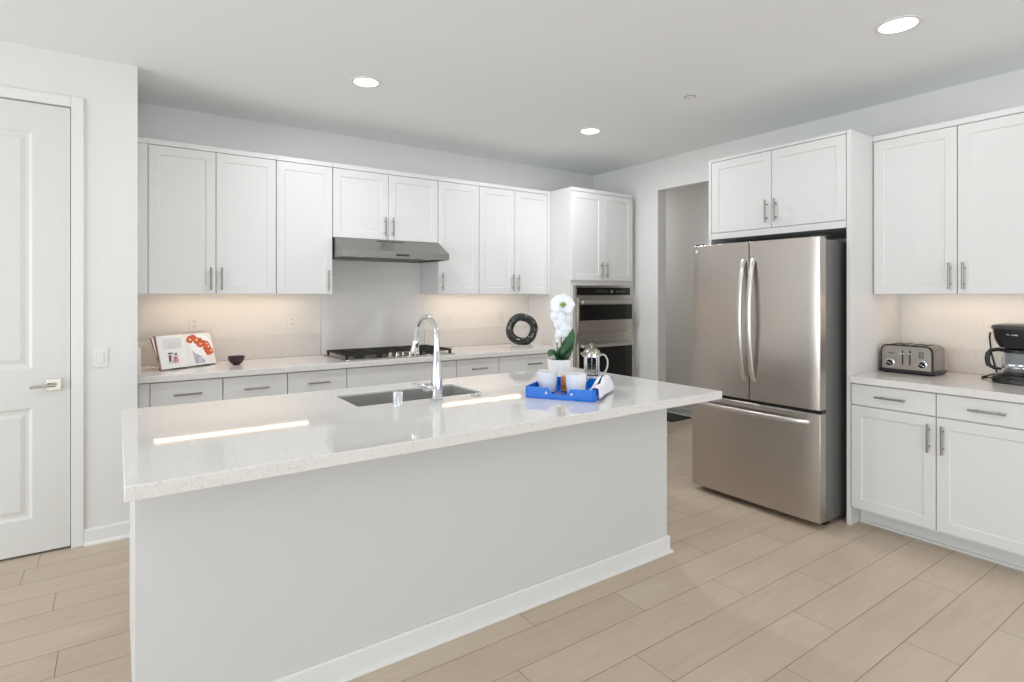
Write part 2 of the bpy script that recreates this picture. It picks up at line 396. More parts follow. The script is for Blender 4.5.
def base(x0, x1, spec, label, depth=.606, origin=(0, 4.10, 0), rz=0, left_fill=0, right_fill=0, toe=.105, endpanel=False):
    c = thing('base_cabinet', label, 'cabinet')
    c.location = Matrix.Rotation(rz, 3, 'Z') @ Vector((x0, 0, 0)) + Vector(origin); c.rotation_euler = (0, 0, rz)
    W = x1-x0
    def body(bm):
        box(bm, (0, 0, toe), (W, depth, .872))
        if left_fill: box(bm, (0, -.018, toe), (left_fill-.002, 0, .868))
        if right_fill: box(bm, (W-right_fill+.002, -.018, toe), (W, 0, .868))
    mk('body', body, M['cab'], c)
    def tk(bm):
        box(bm, (0, .105, 0), (W, .12, toe)); box(bm, (0, .092, 0), (W, .105, .014))
    mk('toe_kick', tk, M['cab'], c)
    for kind, a, za, b, zb, s in spec:
        if kind == 'd': door(c, a-x0, za, b-x0, zb, s, zb-.118)
        else: drawer(c, a-x0, za, b-x0, zb, s != 'n')
    return c
def dd(a, b, s, dr='y'): return [('w', a, .705, b, .868, dr), ('d', a, .118, b, .701, s)]
base(.105, .563, dd(.165, .563, 'r'), 'white base cabinet under the cookbook, leftmost of the back row', left_fill=.06)
base(.565, .962, dd(.565, .962, 'l'), 'white base cabinet under the dark bowl')
base(.964, 1.376, dd(.964, 1.376, 'l'), 'white base cabinet with a drawer just left of the cooktop')
base(1.378, 2.289, [('w', 1.378, .705, 2.289, .868, 'n'), ('d', 1.378, .118, 1.825, .701, 'r'), ('d', 1.825, .118, 2.289, .701, 'l')], 'wide white base cabinet with a plain front under the cooktop')
base(2.291, 2.706, dd(2.291, 2.706, 'l'), 'white base cabinet with a drawer just right of the cooktop')
base(2.708, 3.486, [('w', 2.708, .705, 3.45, .868, 'y'), ('d', 2.708, .118, 3.074, .701, 'r'), ('d', 3.074, .118, 3.45, .701, 'l')], 'white base cabinet under the ring sculpture beside the ovens', right_fill=.036)

# oven tower
TX0, TX1, TY = 3.488, 4.312, 4.05
tower = thing('oven_cabinet', 'tall white cabinet housing the two built-in ovens', 'cabinet', (TX0, TY, 0))
TX1 = 4.30
def tb(bm):
    W = TX1-TX0
    box(bm, (0, 0, .105), (.038, .655, ZT)); box(bm, (W-.038, 0, .105), (W, .655, ZT))     # sides
    box(bm, (.038, .63, .105), (W-.038, .655, ZT))                                        # back
    box(bm, (.038, 0, 1.497), (W-.038, .63, ZT)); box(bm, (.038, 0, .105), (W-.038, .63, .47))
    box(bm, (0, .09, 0), (W, .655, .105))
    box(bm, (W+.001, .05, 0), (4.399-TX0, .065, ZT))                                      # filler to wall
    box(bm, (0, -.02, ZT-.033), (W, 0, ZT))
mk('body', tb, M['cab'], tower)
for a, b, s in ((0, .406, 'r'), (.406, .812, 'l')):
    door(tower, a, 1.54, b, ZT-.035, s, 1.645)
drawer(tower, 0, .118, .812, .465)
# double oven
ov = thing('double_wall_oven', 'stainless and black glass double oven built into the tall cabinet', 'oven', (3.530, TY, .475))
OW = .742
def ovb(bm):
    box(bm, (0, 0, 0), (OW, .55, 1.018)); box(bm, (-.0, -.02, 0), (OW, 0, 1.018))
mk('body', ovb, M['steel_h'], ov, bevel=.002)
cp = mk('control_panel', lambda bm: box(bm, (.022, -.026, .925), (OW-.01, -.02, 1.0)), M['blackgloss'], ov, bevel=.002)
mk('control_knob', lambda bm: tube(bm, [(OW*.62, -.026, .962), (OW*.62, -.046, .962)], .013, 20), M['steel_h'], cp, smooth=40)
def mark(bm):
    for i in range(7): box(bm, (.27+i*.022, -.0268, .955+(i % 2)*.01), (.278+i*.022, -.026, .962+(i % 2)*.01))
mk('display', mark, mat('panel_marks', (150, 150, 150), .4), cp)['kind'] = 'stuff'
mk('clock', lambda bm: box(bm, (.53, -.0268, .955), (.66, -.026, .967)), mat('panel_clock', (70, 72, 74), .3), cp)
def odoor(z0, z1, wz0, wz1, hz, nm='oven_door'):
    d = mk(nm, lambda bm: box(bm, (.012, -.05, z0), (OW-.004, -.022, z1)), M['steel_h'], ov, bevel=.003)
    mk('window', lambda bm: box(bm, (.03, -.0525, wz0), (OW-.008, -.05, wz1)), M['blackgloss'], d, bevel=.001)
    def hd(bm):
        box(bm, (.03, -.10, hz-.015), (OW-.02, -.084, hz+.015))
        for x in (.06, OW-.05): box(bm, (x-.01, -.085, hz-.01), (x+.01, -.05, hz+.01))
    mk('handle', hd, M['bright'], d, bevel=.004)
    return d
odoor(.575, .905, .685, .835, .862)
odoor(.012, .47, .03, .43, .445)
mk('trim_bar', lambda bm: box(bm, (0, -.03, .482), (OW, -.02, .565)), M['steel_h'], ov, bevel=.002)

# right-hand run
RZ = -PI/2
ro = (3.69, 0, 0)      # local x -> -Y
upper(-1.655, -.77, [(-1.652, -1.211, 'r'), (-1.211, -.772, 'l')], 'white double-door wall cabinet on the right above toaster and coffee maker', origin=(3.985, 0, 0), rz=RZ, depth=.413)
base(-1.654, -.762, [('w', -1.654, .742, -1.216, .868, 'y'), ('w', -1.216, .742, -.766, .868, 'y'), ('d', -1.654, .118, -1.216, .738, 'r'), ('d', -1.216, .118, -.766, .738, 'l')],
     'white base cabinet with two drawers and two doors right of the refrigerator', origin=ro, rz=RZ, depth=.706)
# fridge enclosure
tag(boxes('side_panel', M['cab'], ((3.672, 1.6565, 0), (4.399, 1.6795, ZT)), bevel=.001), 'tall white panel between the refrigerator and the right counter', 'panel')
tag(boxes('side_panel', M['cab'], ((3.672, 2.645, 0), (4.399, 2.668, ZT)), bevel=.001), 'tall white panel left of the refrigerator beside the hall opening', 'panel')
upper(-2.643, -1.682, [(-2.643, -2.165, 'r'), (-2.165, -1.682, 'l')], 'short white double-door cabinet above the refrigerator', zb=1.82, origin=(3.692, 0, 0), rz=RZ, depth=.7, botrail=.045, toprail=.02, hz=.115)

# counters
def counter(name, label, a, b, front):
    return tag(boxes(name, M['quartz'], (a, b), bevel=.003), label, 'countertop')
counter('countertop', 'white quartz countertop along the back wall under the cooktop', (.103, 4.06, .874), (3.486, 4.708, .914), 0)
counter('countertop', 'white quartz countertop carrying the toaster and coffee maker', (3.65, .755, .874), (4.398, 1.6555, .914), 0)
def splash(label, *bs, m='quartz', name='backsplash'): return tag(boxes(name, M[m], *bs, bevel=.0015), label, 'backsplash')
splash('low quartz backsplash behind the cookbook and bowl', ((.103, 4.69, .915), (1.366, 4.708, 1.085)))
splash('low quartz backsplash behind the ring sculpture', ((2.298, 4.69, .915), (3.486, 4.708, 1.085)))
splash('low quartz backsplash behind the toaster and coffee maker', ((4.38, .755, .915), (4.398, 1.65, 1.066)))
splash('low quartz side splash against the pantry wall', ((.103, 4.09, .915), (.12, 4.688, 1.085)))
splash('tall white tile backsplash between cooktop and range hood', ((1.368, 4.694, .915), (2.296, 4.708, 1.845)), m='tile', name='tile_backsplash')

# ---------------------------------------------------------------- refrigerator
fr = thing('refrigerator', 'stainless french-door refrigerator with a bottom freezer drawer', 'refrigerator', (3.43, 2.636, 0), RZ)
FW = .916
mk('cabinet', lambda bm: box(bm, (.006, .085, .03), (FW-.006, .86, 1.742)), M['steel_side'], fr, bevel=.004)
mk('kick_plate', lambda bm: box(bm, (.02, .10, .004), (FW-.02, .16, .03)), M['gap'], fr)
def curved(bm, x0, x1, z0, z1, xa, xb, t=.075, bow=.006, n=14):
    # front curved over the whole width xa..xb
    fr_, bk = [], []
    for i in range(n+1):
        x = x0+(x1-x0)*i/n; u = (x-(xa+xb)/2)/((xb-xa)/2); y = -bow*(1-u*u)
        if x-xa < .012 or xb-x < .012: y += .006
        fr_.append((x, y)); bk.append((x, t))
    pts = fr_+bk[::-1]
    lo = [bm.verts.new((p[0], p[1], z0)) for p in pts]; hi = [bm.verts.new((p[0], p[1], z1)) for p in pts]
    for i in range(len(pts)):
        j = (i+1) % len(pts); bm.faces.new((lo[i], lo[j], hi[j], hi[i]))
    bm.faces.new(lo[::-1]); bm.faces.new(hi)
XM = 2.636-2.177
ld = mk('door', lambda bm: curved(bm, 0, XM-.003, .714, 1.757, 0, FW), M['steel'], fr, smooth=30, bevel=.003)
rd = mk('door', lambda bm: curved(bm, XM+.003, FW, .714, 1.757, 0, FW), M['steel'], fr, smooth=30, bevel=.003)
fz = mk('freezer_drawer', lambda bm: curved(bm, 0, FW, .04, .692, 0, FW), M['steel'], fr, smooth=30, bevel=.003)
mk('gasket', lambda bm: (box(bm, (.01, .075, .035), (FW-.01, .088, 1.74)), box(bm, (.01, .012, .69), (FW-.01, .08, .716))), M['gap'], fr)
def arch(p0, p1, out, bow, wdt, th, n=22, side=Vector((1, 0, 0))):
    def f(bm):
        p0_, p1_ = Vector(p0), Vector(p1); rings = []
        e = (p1_-p0_).normalized(); sd = side
        for i in range(n+1):
            s = i/n; h = math.sin(PI*s)**.55*bow
            c = p0_.lerp(p1_, s)+Vector((0, -1, 0))*h
            rings.append([bm.verts.new(c+sd*a*wdt/2+Vector((0, -1, 0))*b*th/2) for a, b in ((-1, -1), (1, -1), (1, .4), (.6, 1), (-.6, 1), (-1, .4))])
        for i in range(n):
            for k in range(6): bm.faces.new((rings[i][k], rings[i][(k+1) % 6], rings[i+1][(k+1) % 6], rings[i+1][k]))
        bm.faces.new(rings[0][::-1]); bm.faces.new(rings[-1])
    return f
mk('handle', arch((XM-.034, -.004, .835), (XM-.034, -.004, 1.645), 0, .062, .032, .016), M['bright'], ld, smooth=50, bevel=.002)
mk('handle', arch((XM+.034, -.004, .835), (XM+.034, -.004, 1.645), 0, .062, .032, .016), M['bright'], rd, smooth=50, bevel=.002)
mk('handle', arch((.055, -.006, .638), (FW-.055, -.006, .638), 0, .05, .03, .016, side=Vector((0, 0, 1))), M['bright'], fz, smooth=50, bevel=.002)
mk('badge', lambda bm: tube(bm, [(.05, -.001, 1.715), (.05, -.0075, 1.715)], .012, 24), M['chrome'], ld, smooth=40)
for x in (.04, FW-.04):
    mk('hinge_cover', lambda bm, x=x: box(bm, (x-.03, .03, 1.757), (x+.03, .15, 1.77)), M['black'], fr, bevel=.005)
mk('hinge', lambda bm: box(bm, (FW-.045, .03, .694), (FW-.003, .08, .712)), M['grille'], fr)

# ---------------------------------------------------------------- island
IX0, IX1, IY0, IY1 = .015, 2.543, 1.765, 2.955
BX0, BX1, BY0, BY1 = .045, 2.470, 2.062, 2.93
SX0, SX1, SY0, SY1 = .875, 1.525, 2.44, 2.77        # sink cut-out
isl = thing('kitchen_island', 'white panelled kitchen island carrying the quartz worktop', 'island', ((BX0+BX1)/2, BY0, 0))
def ib(bm):
    ox, oy = (BX0+BX1)/2, BY0
    W = (BX1-BX0)/2
    box(bm, (-W, 0, 0), (W, .02, .872)); box(bm, (-W, .02, 0), (-W+.02, BY1-BY0-.02, .872)); box(bm, (W-.02, .02, 0), (W, BY1-BY0-.02, .872))
    box(bm, (-W, BY1-BY0-.02, .1), (W, BY1-BY0, .872)); box(bm, (-W+.02, .02, .05), (W-.02, BY1-BY0-.02, .07))
mk('body', ib, M['ispanel'], isl)
bmx = baseboard('x', (-(BX1-BX0)/2-.0, 0), ((BX1-BX0)/2, 0), (0, -1), mb=1)
finish(bmx, 'baseboard', M['trim'], isl)
bmx = baseboard('x', ((BX1-BX0)/2, 0), ((BX1-BX0)/2, BY1-BY0-.1), (1, 0), ma=1)
finish(bmx, 'baseboard', M['trim'], isl)
W2 = (BX1-BX0)/2
for i in range(4):
    a, b = -W2+i*W2/2, -W2+(i+1)*W2/2
    d = mk('door', lambda bm: shaker_bm(bm, -b+G, .12, -a-G, .868), M['cab'], isl)
    d.location = (0, BY1-BY0, 0); d.rotation_euler = (0, 0, PI)
    pull(d, -b+.035 if i % 2 else -a-.035, .75)
# worktop with sink cut-out
def top(bm):
    xs, ys = [IX0, SX0, SX1, IX1], [IY0, SY0, SY1, IY1]
    z0, z1 = .873, .914
    V = {}
    for i, x in enumerate(xs):
        for j, y in enumerate(ys):
            V[i, j, 0] = bm.verts.new((x, y, z0)); V[i, j, 1] = bm.verts.new((x, y, z1))
    for i in range(3):
        for j in range(3):
            if (i, j) == (1, 1): continue
            bm.faces.new([V[i, j, 1], V[i+1, j, 1], V[i+1, j+1, 1], V[i, j+1, 1]])
            bm.faces.new([V[i, j, 0], V[i, j+1, 0], V[i+1, j+1, 0], V[i+1, j, 0]])
    for i in range(3):
        bm.faces.new([V[i, 0, 0], V[i+1, 0, 0], V[i+1, 0, 1], V[i, 0, 1]]); bm.faces.new([V[i, 3, 0], V[i, 3, 1], V[i+1, 3, 1], V[i+1, 3, 0]])
        bm.faces.new([V[0, i, 0], V[0, i, 1], V[0, i+1, 1], V[0, i+1, 0]]); bm.faces.new([V[3, i, 0], V[3, i+1, 0], V[3, i+1, 1], V[3, i, 1]])
    bm.faces.new([V[1, 1, 0], V[2, 1, 0], V[2, 1, 1], V[1, 1, 1]]); bm.faces.new([V[1, 2, 0], V[2, 2, 0], V[2, 2, 1], V[1, 2, 1]])
    bm.faces.new([V[1, 1, 0], V[1, 2, 0], V[1, 2, 1], V[1, 1, 1]]); bm.faces.new([V[2, 1, 0], V[2, 2, 0], V[2, 2, 1], V[2, 1, 1]])
tag(mk('island_worktop', top, M['quartz'], bevel=.003), 'large white speckled quartz worktop on the island', 'countertop')
# sink
def sk(bm):
    g = -.0065; x0, x1, y0, y1 = SX0-g, SX1+g, SY0-g, SY1+g; zt, zb = .905, .67; t = .004
    box(bm, (x0-t, y0-t, zb), (x0, y1+t, zt)); box(bm, (x1, y0-t, zb), (x1+t, y1+t, zt))
    box(bm, (x0, y0-t, zb), (x1, y0, zt)); box(bm, (x0, y1, zb), (x1, y1+t, zt)); box(bm, (x0-t, y0-t, zb-t), (x1+t, y1+t, zb))
snk = thing('sink', 'undermount stainless steel sink set in the island worktop', 'sink', (0, 0, 0))
snk.location = ((SX0+SX1)/2, (SY0+SY1)/2, .67)
def shift(o, par): o.parent = par; o.matrix_parent_inverse = Matrix.Translation(-Vector(par.location)); return o
shift(mk('basin', sk, M['sink']), snk)
shift(mk('drain', lambda bm: lathe(bm, [(.045, 0), (.045, .003), (.03, .001), (.0001, .001)], 24, (1.2, 2.6, .6705)), M['chrome'], smooth=40), snk)
# faucet
fa = thing('kitchen_faucet', 'tall chrome gooseneck faucet with pull-down spray head at the sink', 'faucet', (1.22, 2.362, .914))
mk('base', lambda bm: lathe(bm, [(.031, 0), (.031, .01), (.0265, .014), (.0265, .095), (.025, .11), (.021, .16), (.0155, .225), (.0135, .24)], 28), M['chrome'], fa, smooth=45)
pts = [(0, 0, .23), (0, 0, .288)]
R = .108
for i in range(21):
    a = PI*i/20*1.0; pts.append((0, R-R*math.cos(a), 0.288+R*math.sin(a)*.92))
pts += [(0, 2*R+.003, .28), (0, 2*R+.006, .270)]
mk('spout', lambda bm: tube(bm, pts, [.0145]+[.0125]*(len(pts)-2)+[.0122], 20), M['chrome'], fa, smooth=60)
def head(bm):
    c = Vector((0, 2*R+.006, .270)); e = Vector((0, .24, -1)).normalized()
    tube(bm, [c, c+e*.004, c+e*.022, c+e*.052, c+e*.073, c+e*.077], [.0125, .0145, .0165, .0215, .0245, .0215], 22)
hd = mk('spray_head', head, M['chrome'], fa, smooth=45)
mk('spray_button', lambda bm: box(bm, (-.005, 2*R-.008, .232), (.005, 2*R+.002, .254)), M['black'], hd, bevel=.002)
def lev(bm):
    tube(bm, [(-.015, 0, .066), (-.062, -.0, .068)], .0195, 20)
    tube(bm, [(-.054, 0, .072), (-.085, -.004, .08), (-.125, -.01, .092)], [.010, .0075, .0055], 12)
mk('lever_handle', lev, M['chrome'], fa, smooth=45)
tag(mk('air_gap', lambda bm: lathe(bm, [(.0235, .9145), (.0235, .918), (.0225, .920), (.0225, .973), (.020, .979), (.0001, .980)], 28, (1.028, 2.365, 0)), M['chrome'], smooth=40), 'short chrome cylinder cap left of the faucet by the sink', 'air gap cap')
asw = thing('air_switch', 'small round chrome button right of the faucet on the worktop', 'button', (1.437, 2.372, .9145))
mk('collar', lambda bm: lathe(bm, [(.025, 0), (.025, .004), (.021, .006), (.016, .006), (.016, .002)], 28, capt=False, capb=False), M['chrome'], asw, smooth=40)
mk('button', lambda bm: lathe(bm, [(.0145, 0), (.0145, .008), (.012, .009)], 24), M['chrome'], asw, smooth=40)

# ---------------------------------------------------------------- range hood
hood = thing('range_hood', 'low stainless under-cabinet range hood over the cooktop', 'range hood', (1.81, 4.692, 1.69))
def hb(bm):
    W = .447
    prof = [(0, 0), (0, .155), (-.355, .155), (-.545, .052), (-.545, 0)]
    a = [bm.verts.new((-W, y, z)) for y, z in prof]; b = [bm.verts.new((W, y, z)) for y, z in prof]
    for i in range(4): bm.faces.new((a[i], a[i+1], b[i+1], b[i]))
    bm.faces.new(a); bm.faces.new(b[::-1])
    # recessed underside
    o = [(-W, -.545, 0), (W, -.545, 0), (W, 0, 0), (-W, 0, 0)]; q = .012
    A = [bm.verts.new(p) for p in o]
    B = [bm.verts.new((x*(W-q)/W, y+(q if y < -.1 else -q), 0)) for x, y, z in o]
    C = [bm.verts.new((x*(W-q)/W, y+(q if y < -.1 else -q), .018)) for x, y, z in o]
    for R_ in ((A, B), (B, C)):
        for k in range(4): bm.faces.new((R_[0][k], R_[0][(k+1) % 4], R_[1][(k+1) % 4], R_[1][k]))
    bm.faces.new(C)
    bmesh.ops.remove_doubles(bm, verts=bm.verts, dist=1e-5)
mk('canopy', hb, M['hood'], hood)
def sl(u, v, out=.0):   # point on the sloped face, u along x, v down the slope 0..1
    y = -.355-.19*v; z = .155-.103*v; n = Vector((0, -.103, .19)).normalized()*-1
    n = Vector((0, -.476, .879))
    return Vector((u, y, z))+n*out
def vent(bm):
    for i in range(14):
        x = -.115+i*.0175
        p = [sl(x, .10, .0006), sl(x+.011, .10, .0006), sl(x+.011, .2, .0006), sl(x, .2, .0006)]
        bm.faces.new([bm.verts.new(q) for q in p])
mk('vent_slots', vent, M['gap'], hood)
mk('control_strip', lambda bm: box(bm, (-.02, -.5462, .018), (.09, -.545, .034)), M['grille'], hood)
mk('switch_knob', lambda bm: tube(bm, [(-.01, -.545, .028), (-.01, -.553, .028)], .008, 14), M['black'], hood, smooth=40)
mk('filter', lambda bm: box(bm, (-.38, -.44, .008), (.38, -.06, .017)), M['grille'], hood)
for x in (-.28, .28):
    mk('lamp_lens', lambda bm, x=x: lathe(bm, [(.035, .017), (.035, .006), (.028, .002), (.0001, .001)], 24, (x, -.49, 0), capb=False), M['filterlens'], hood, smooth=40)

# ---------------------------------------------------------------- cooktop
ct = thing('gas_cooktop', 'five-burner stainless gas cooktop with black iron grates', 'cooktop', (1.832, 4.375, .9145))
CW, CD = .466, .258
mk('tray', lambda bm: box(bm, (-CW, -CD, 0), (CW, CD, .008)), M['steel_h'], ct, bevel=.003)
def grate(cx, w, y0, y1):
    def f(bm):
        z = .045; t = .0055
        for y in (y0+t, y1-t): box(bm, (cx-w/2, y-t, z-.012), (cx+w/2, y+t, z))
        for x in (cx-w/2+t, cx+w/2-t): box(bm, (x-t, y0, z-.012), (x+t, y1, z))
        box(bm, (cx-t, y0, z-.01), (cx+t, y1, z+.001))
        n = 5 if y1-y0 > .3 else 3
        for i in range(1, n): 
            y = y0+(y1-y0)*i/n; box(bm, (cx-w/2, y-t*.8, z-.01), (cx+w/2, y+t*.8, z+.001))
        for x in (cx-w/2+.012, cx+w/2-.012):
            for y in (y0+.012, y1-.012): box(bm, (x-.009, y-.009, .008), (x+.009, y+.009, z-.004))
    return f
for cx, w, y0 in ((-.302, .285, -.235), (0, .30, -.10), (.302, .285, -.235)):
    mk('grate', grate(cx, w, y0, .235), M['iron'], ct, bevel=.0015)
def burner(x, y, r):
    b = mk('burner', lambda bm: lathe(bm, [(r*1.15, .008), (r*1.1, .016), (r*.9, .020), (r*.3, .020)], 24, (x, y, 0)), M['grille'], ct, smooth=40)
    mk('burner_cap', lambda bm: lathe(bm, [(r*.85, .020), (r*.9, .026), (r*.8, .030), (.0001, .031)], 24, (x, y, 0)), M['iron'], b, smooth=40)
for x, y, r in ((-.30, -.12, .04), (-.30, .12, .034), (0, .07, .055), (.30, -.12, .034), (.30, .12, .04)): burner(x, y, r)
for i, (x, y) in enumerate(((-.07, -.175), (-.02, -.2), (.035, -.18), (.09, -.2), (.14, -.175))):
    k = mk('knob', lambda bm, x=x, y=y: lathe(bm, [(.022, .008), (.022, .012), (.0185, .014), (.0165, .036), (.014, .038)], 22, (x, y, 0)), M['steel_h'], ct, smooth=40)
    mk('grip', lambda bm, x=x, y=y: box(bm, (x-.003, y-.015, .038), (x+.003, y+.015, .043)), M['nickel'], k, bevel=.001)

# ---------------------------------------------------------------- under-cabinet light bars
def led(loc, L, rz, label):
    t = thing('light_bar', label, 'light', loc, rz, 'warm light bars under the wall cabinets')
    mk('housing', lambda bm: box(bm, (0, -.02, -.008), (L, .02, 0)), M['plate'], t)
    mk('diffuser', lambda bm: box(bm, (.01, -.018, -.0125), (L-.01, .018, -.008)), M['led'], t)
led((.20, 4.53, 1.4255), 1.03, 0, 'long warm light bar under the left back wall cabinets')
led((2.33, 4.53, 1.4255), .93, 0, 'warm light bar under the wall cabinets right of the hood')
led((4.20, 1.56, 1.4255), .75, RZ, 'warm light bar under the right wall cabinet above the toaster')

# ---------------------------------------------------------------- ceiling lights, sprinkler
def dl(x, y, label, r=.072, watt=3.5):
    t = thing('recessed_light', label, 'ceiling light', (x, y, H), 0, 'recessed ceiling lights')
    mk('trim_ring', lambda bm: lathe(bm, [(r+.022, 0), (r+.021, -.004), (r+.004, -.006), (r, -.003)], 40, capb=False, capt=False), M['trim'], t, smooth=50)
    mk('lens', lambda bm: lathe(bm, [(r, -.003), (.0001, -.003)], 40, capb=False, capt=False), M['lens'], t)
    l = bpy.data.lights.new('lamp', 'AREA'); l.shape = 'DISK'; l.size = r*2; l.energy = watt; l.color = (.93, .96, 1)
    o = bpy.data.objects.new('lamp', l); COL.objects.link(o); o.parent = t; o.location = (0, 0, -.008)
dl(1.284, 3.446, 'round recessed ceiling light above the left end of the island', watt=11)
dl(3.171, 3.435, 'small round recessed ceiling light nearest the far corner', watt=14)
dl(3.173, 1.21, 'large bright recessed ceiling light at the upper right', .08)
for x_, y_, lab_ in ((1.284, 1.21, 'unseen recessed ceiling light above the near edge of the island'), (-.7, 1.21, 'unseen recessed ceiling light in front of the panelled door'),
                    (1.284, -1.3, 'unseen recessed ceiling light behind the viewer on the left'), (3.173, -1.3, 'unseen recessed ceiling light behind the viewer on the right')):
    dl(x_, y_, lab_)  # unseen lamps added along the grid for more light from above
sp = thing('sprinkler_cover', 'tiny round white sprinkler cap on the ceiling', 'sprinkler', (3.179, 2.456, H))
mk('plate', lambda bm: lathe(bm, [(.034, 0), (.034, -.003), (.030, -.005), (.0001, -.006)], 28, capb=False), M['plate'], sp, smooth=40)
mk('rim', lambda bm: lathe(bm, [(.040, 0), (.0385, -.002), (.034, -.002)], 28, capb=False, capt=False), M['nickel'], sp, smooth=40)

# ---------------------------------------------------------------- outlets and switch
def outlet(loc, rz, label):
    t = thing('wall_outlet', label, 'outlet', loc, rz, 'white duplex wall outlets')
    mk('cover_plate', lambda bm: box(bm, (-.036, -.005, -.058), (.036, 0, .058)), M['plate'], t, bevel=.002)
    mk('receptacle', lambda bm: box(bm, (-.0165, -.0065, -.033), (.0165, -.005, .033)), M['plate'], t, bevel=.001)
    def s(bm):
        for z in (-.017, .017):
            for x in (-.006, .006): box(bm, (x-.0013, -.0068, z-.004), (x+.0013, -.0065, z+.004))
            box(bm, (-.002, -.0068, z-.0115), (.002, -.0065, z-.008))
    mk('slots', s, M['gap'], t)
outlet((.465, 4.71, 1.195), 0, 'white wall outlet above the open cookbook')
outlet((1.148, 4.71, 1.195), 0, 'white wall outlet between the bowl and the cooktop')
outlet((2.57, 4.71, 1.19), 0, 'white wall outlet just right of the cooktop backsplash')
outlet((3.16, 4.71, 1.19), 0, 'white wall outlet partly behind the ring sculpture')
outlet((4.40, 1.173, 1.195), RZ, 'white wall outlet behind the black coffee maker')
sw = thing('light_switch', 'white rocker light switch beside the panelled door', 'switch', (-.077, YP, 1.052))
mk('cover_plate', lambda bm: box(bm, (-.036, -.005, -.058), (.036, 0, .058)), M['plate'], sw, bevel=.002)
mk('rocker', lambda bm: box(bm, (-.0165, -.009, -.033), (.0165, -.005, .033)), M['plate'], sw, bevel=.0015)

# ---------------------------------------------------------------- cookbook
bk = thing('cookbook', 'open cookbook propped up on the back counter, red tomato slices pictured', 'book', (.237, 4.299, .915), math.atan2(.537, .843))
bk.rotation_euler = (0, 0, math.radians(32.5))
TL = math.radians(16)
def pg(x, s, off=0):      # x along the width, s up the page, off = towards the reader
    ca, sa = math.cos(TL), math.sin(TL)
    return Vector((x, s*sa-off*ca, s*ca+off*sa+.004))
BWd, BH, SPN = .40, .222, .188
def curve_off(x):          # the page surface bulges away from the spine
    u = (x/SPN) if x < SPN else (BWd-x)/(BWd-SPN)
    return .004+.022*math.sin(PI*min(max(u, 0), 1))**.7*.6+.006
def block(x0, x1, f0, f1, y0=0, y1=BH, n=40):
    def f(bm):
        lo0, lo1, hi0, hi1 = [], [], [], []
        for i in range(n+1):
            x = x0+(x1-x0)*i/n
            lo0.append(bm.verts.new(pg(x, y0, f0(x)))); lo1.append(bm.verts.new(pg(x, y0, f1(x))))
            hi0.append(bm.verts.new(pg(x, y1, f0(x)))); hi1.append(bm.verts.new(pg(x, y1, f1(x))))
        for i in range(n):
            bm.faces.new((lo1[i], lo1[i+1], hi1[i+1], hi1[i])); bm.faces.new((lo0[i], hi0[i], hi0[i+1], lo0[i+1]))
            bm.faces.new((lo0[i], lo0[i+1], lo1[i+1], lo1[i])); bm.faces.new((hi0[i], hi1[i], hi1[i+1], hi0[i+1]))
        bm.faces.new((lo0[0], lo1[0], hi1[0], hi0[0])); bm.faces.new((lo0[-1], hi0[-1], hi1[-1], lo1[-1]))
    return f
paper = mat('printed_paper', (238, 236, 233), .45)
mk('cover', block(-.012, BWd+.006, lambda x: -.006, lambda x: 0, -.003, BH+.006), noise_colour(mat('book_cover', (160, 120, 105), .5), (120, 60, 55), (210, 190, 175), 20), bk)
def fan(bm):
    # loose left pages and cover edge fanning out towards the top
    for k, (dx, off) in enumerate(((-.034, -.006), (-.026, -.003), (-.014, 0))):
        a = [pg(-.002, 0, off), pg(.03, 0, off), pg(.03, BH-.004, off), pg(dx, BH-.004, off)]
        b = [p+Vector((0, -.0022, 0)) for p in a]
        A = [bm.verts.new(p) for p in a]; B = [bm.verts.new(p) for p in b]
        bm.faces.new(A).material_index = k % 2; bm.faces.new(B[::-1]).material_index = k % 2
        for q in range(4): bm.faces.new((A[q], B[q], B[(q+1) % 4], A[(q+1) % 4])).material_index = k % 2
mk('fanned_pages', fan, [mat('maroon_page', (128, 74, 66), .5), paper], bk)
mk('page_block', block(-.002, SPN, lambda x: 0, curve_off), paper, bk, smooth=50)
mk('page_block', block(SPN, BWd, lambda x: 0, curve_off), paper, bk, smooth=50)
def clip_x(P, xc, keep):       # keep the part of polygon P with x >= xc (keep=1) or x <= xc (keep=-1)
    out = []
    for k in range(len(P)):
        p, q = P[k], P[(k+1) % len(P)]; a, b = (p[0]-xc)*keep >= 0, (q[0]-xc)*keep >= 0
        if a: out.append(p)
        if a != b:
            t = (xc-p[0])/(q[0]-p[0]); out.append((xc, p[1]+(q[1]-p[1])*t))
    return out
def decal(pts, lift=.0008):    # printed area following the curved page
    def f(bm):
        xa, xb = min(p[0] for p in pts), max(p[0] for p in pts); n = max(1, int((xb-xa)/.008))
        for i in range(n):
            P = clip_x(clip_x(list(pts), xa+(xb-xa)*i/n, 1), xa+(xb-xa)*(i+1)/n, -1)
            if len(P) >= 3: bm.faces.new([bm.verts.new(pg(x, s, curve_off(x)+lift)) for x, s in P])
        bmesh.ops.remove_doubles(bm, verts=bm.verts, dist=1e-6)
    return f
def blob(cx, cy, rx, ry, n=16, ph=0, wob=.12, lift=.0008):
    rr = random.Random(int(cx*9999+cy*777)); 
    return decal([(cx+rx*(1+rr.uniform(-wob, wob))*math.cos(2*PI*k/n+ph), cy+ry*(1+rr.uniform(-wob, wob))*math.sin(2*PI*k/n+ph)) for k in range(n)], lift)
def multi(name, fs, m, parent=bk):
    bm = bmesh.new()
    for f in fs: f(bm)
    return finish(bm, name, m, parent)
red = noise_colour(mat('ink_tomato_red', (205, 70, 36), .5), (180, 44, 24), (228, 118, 62), 90)
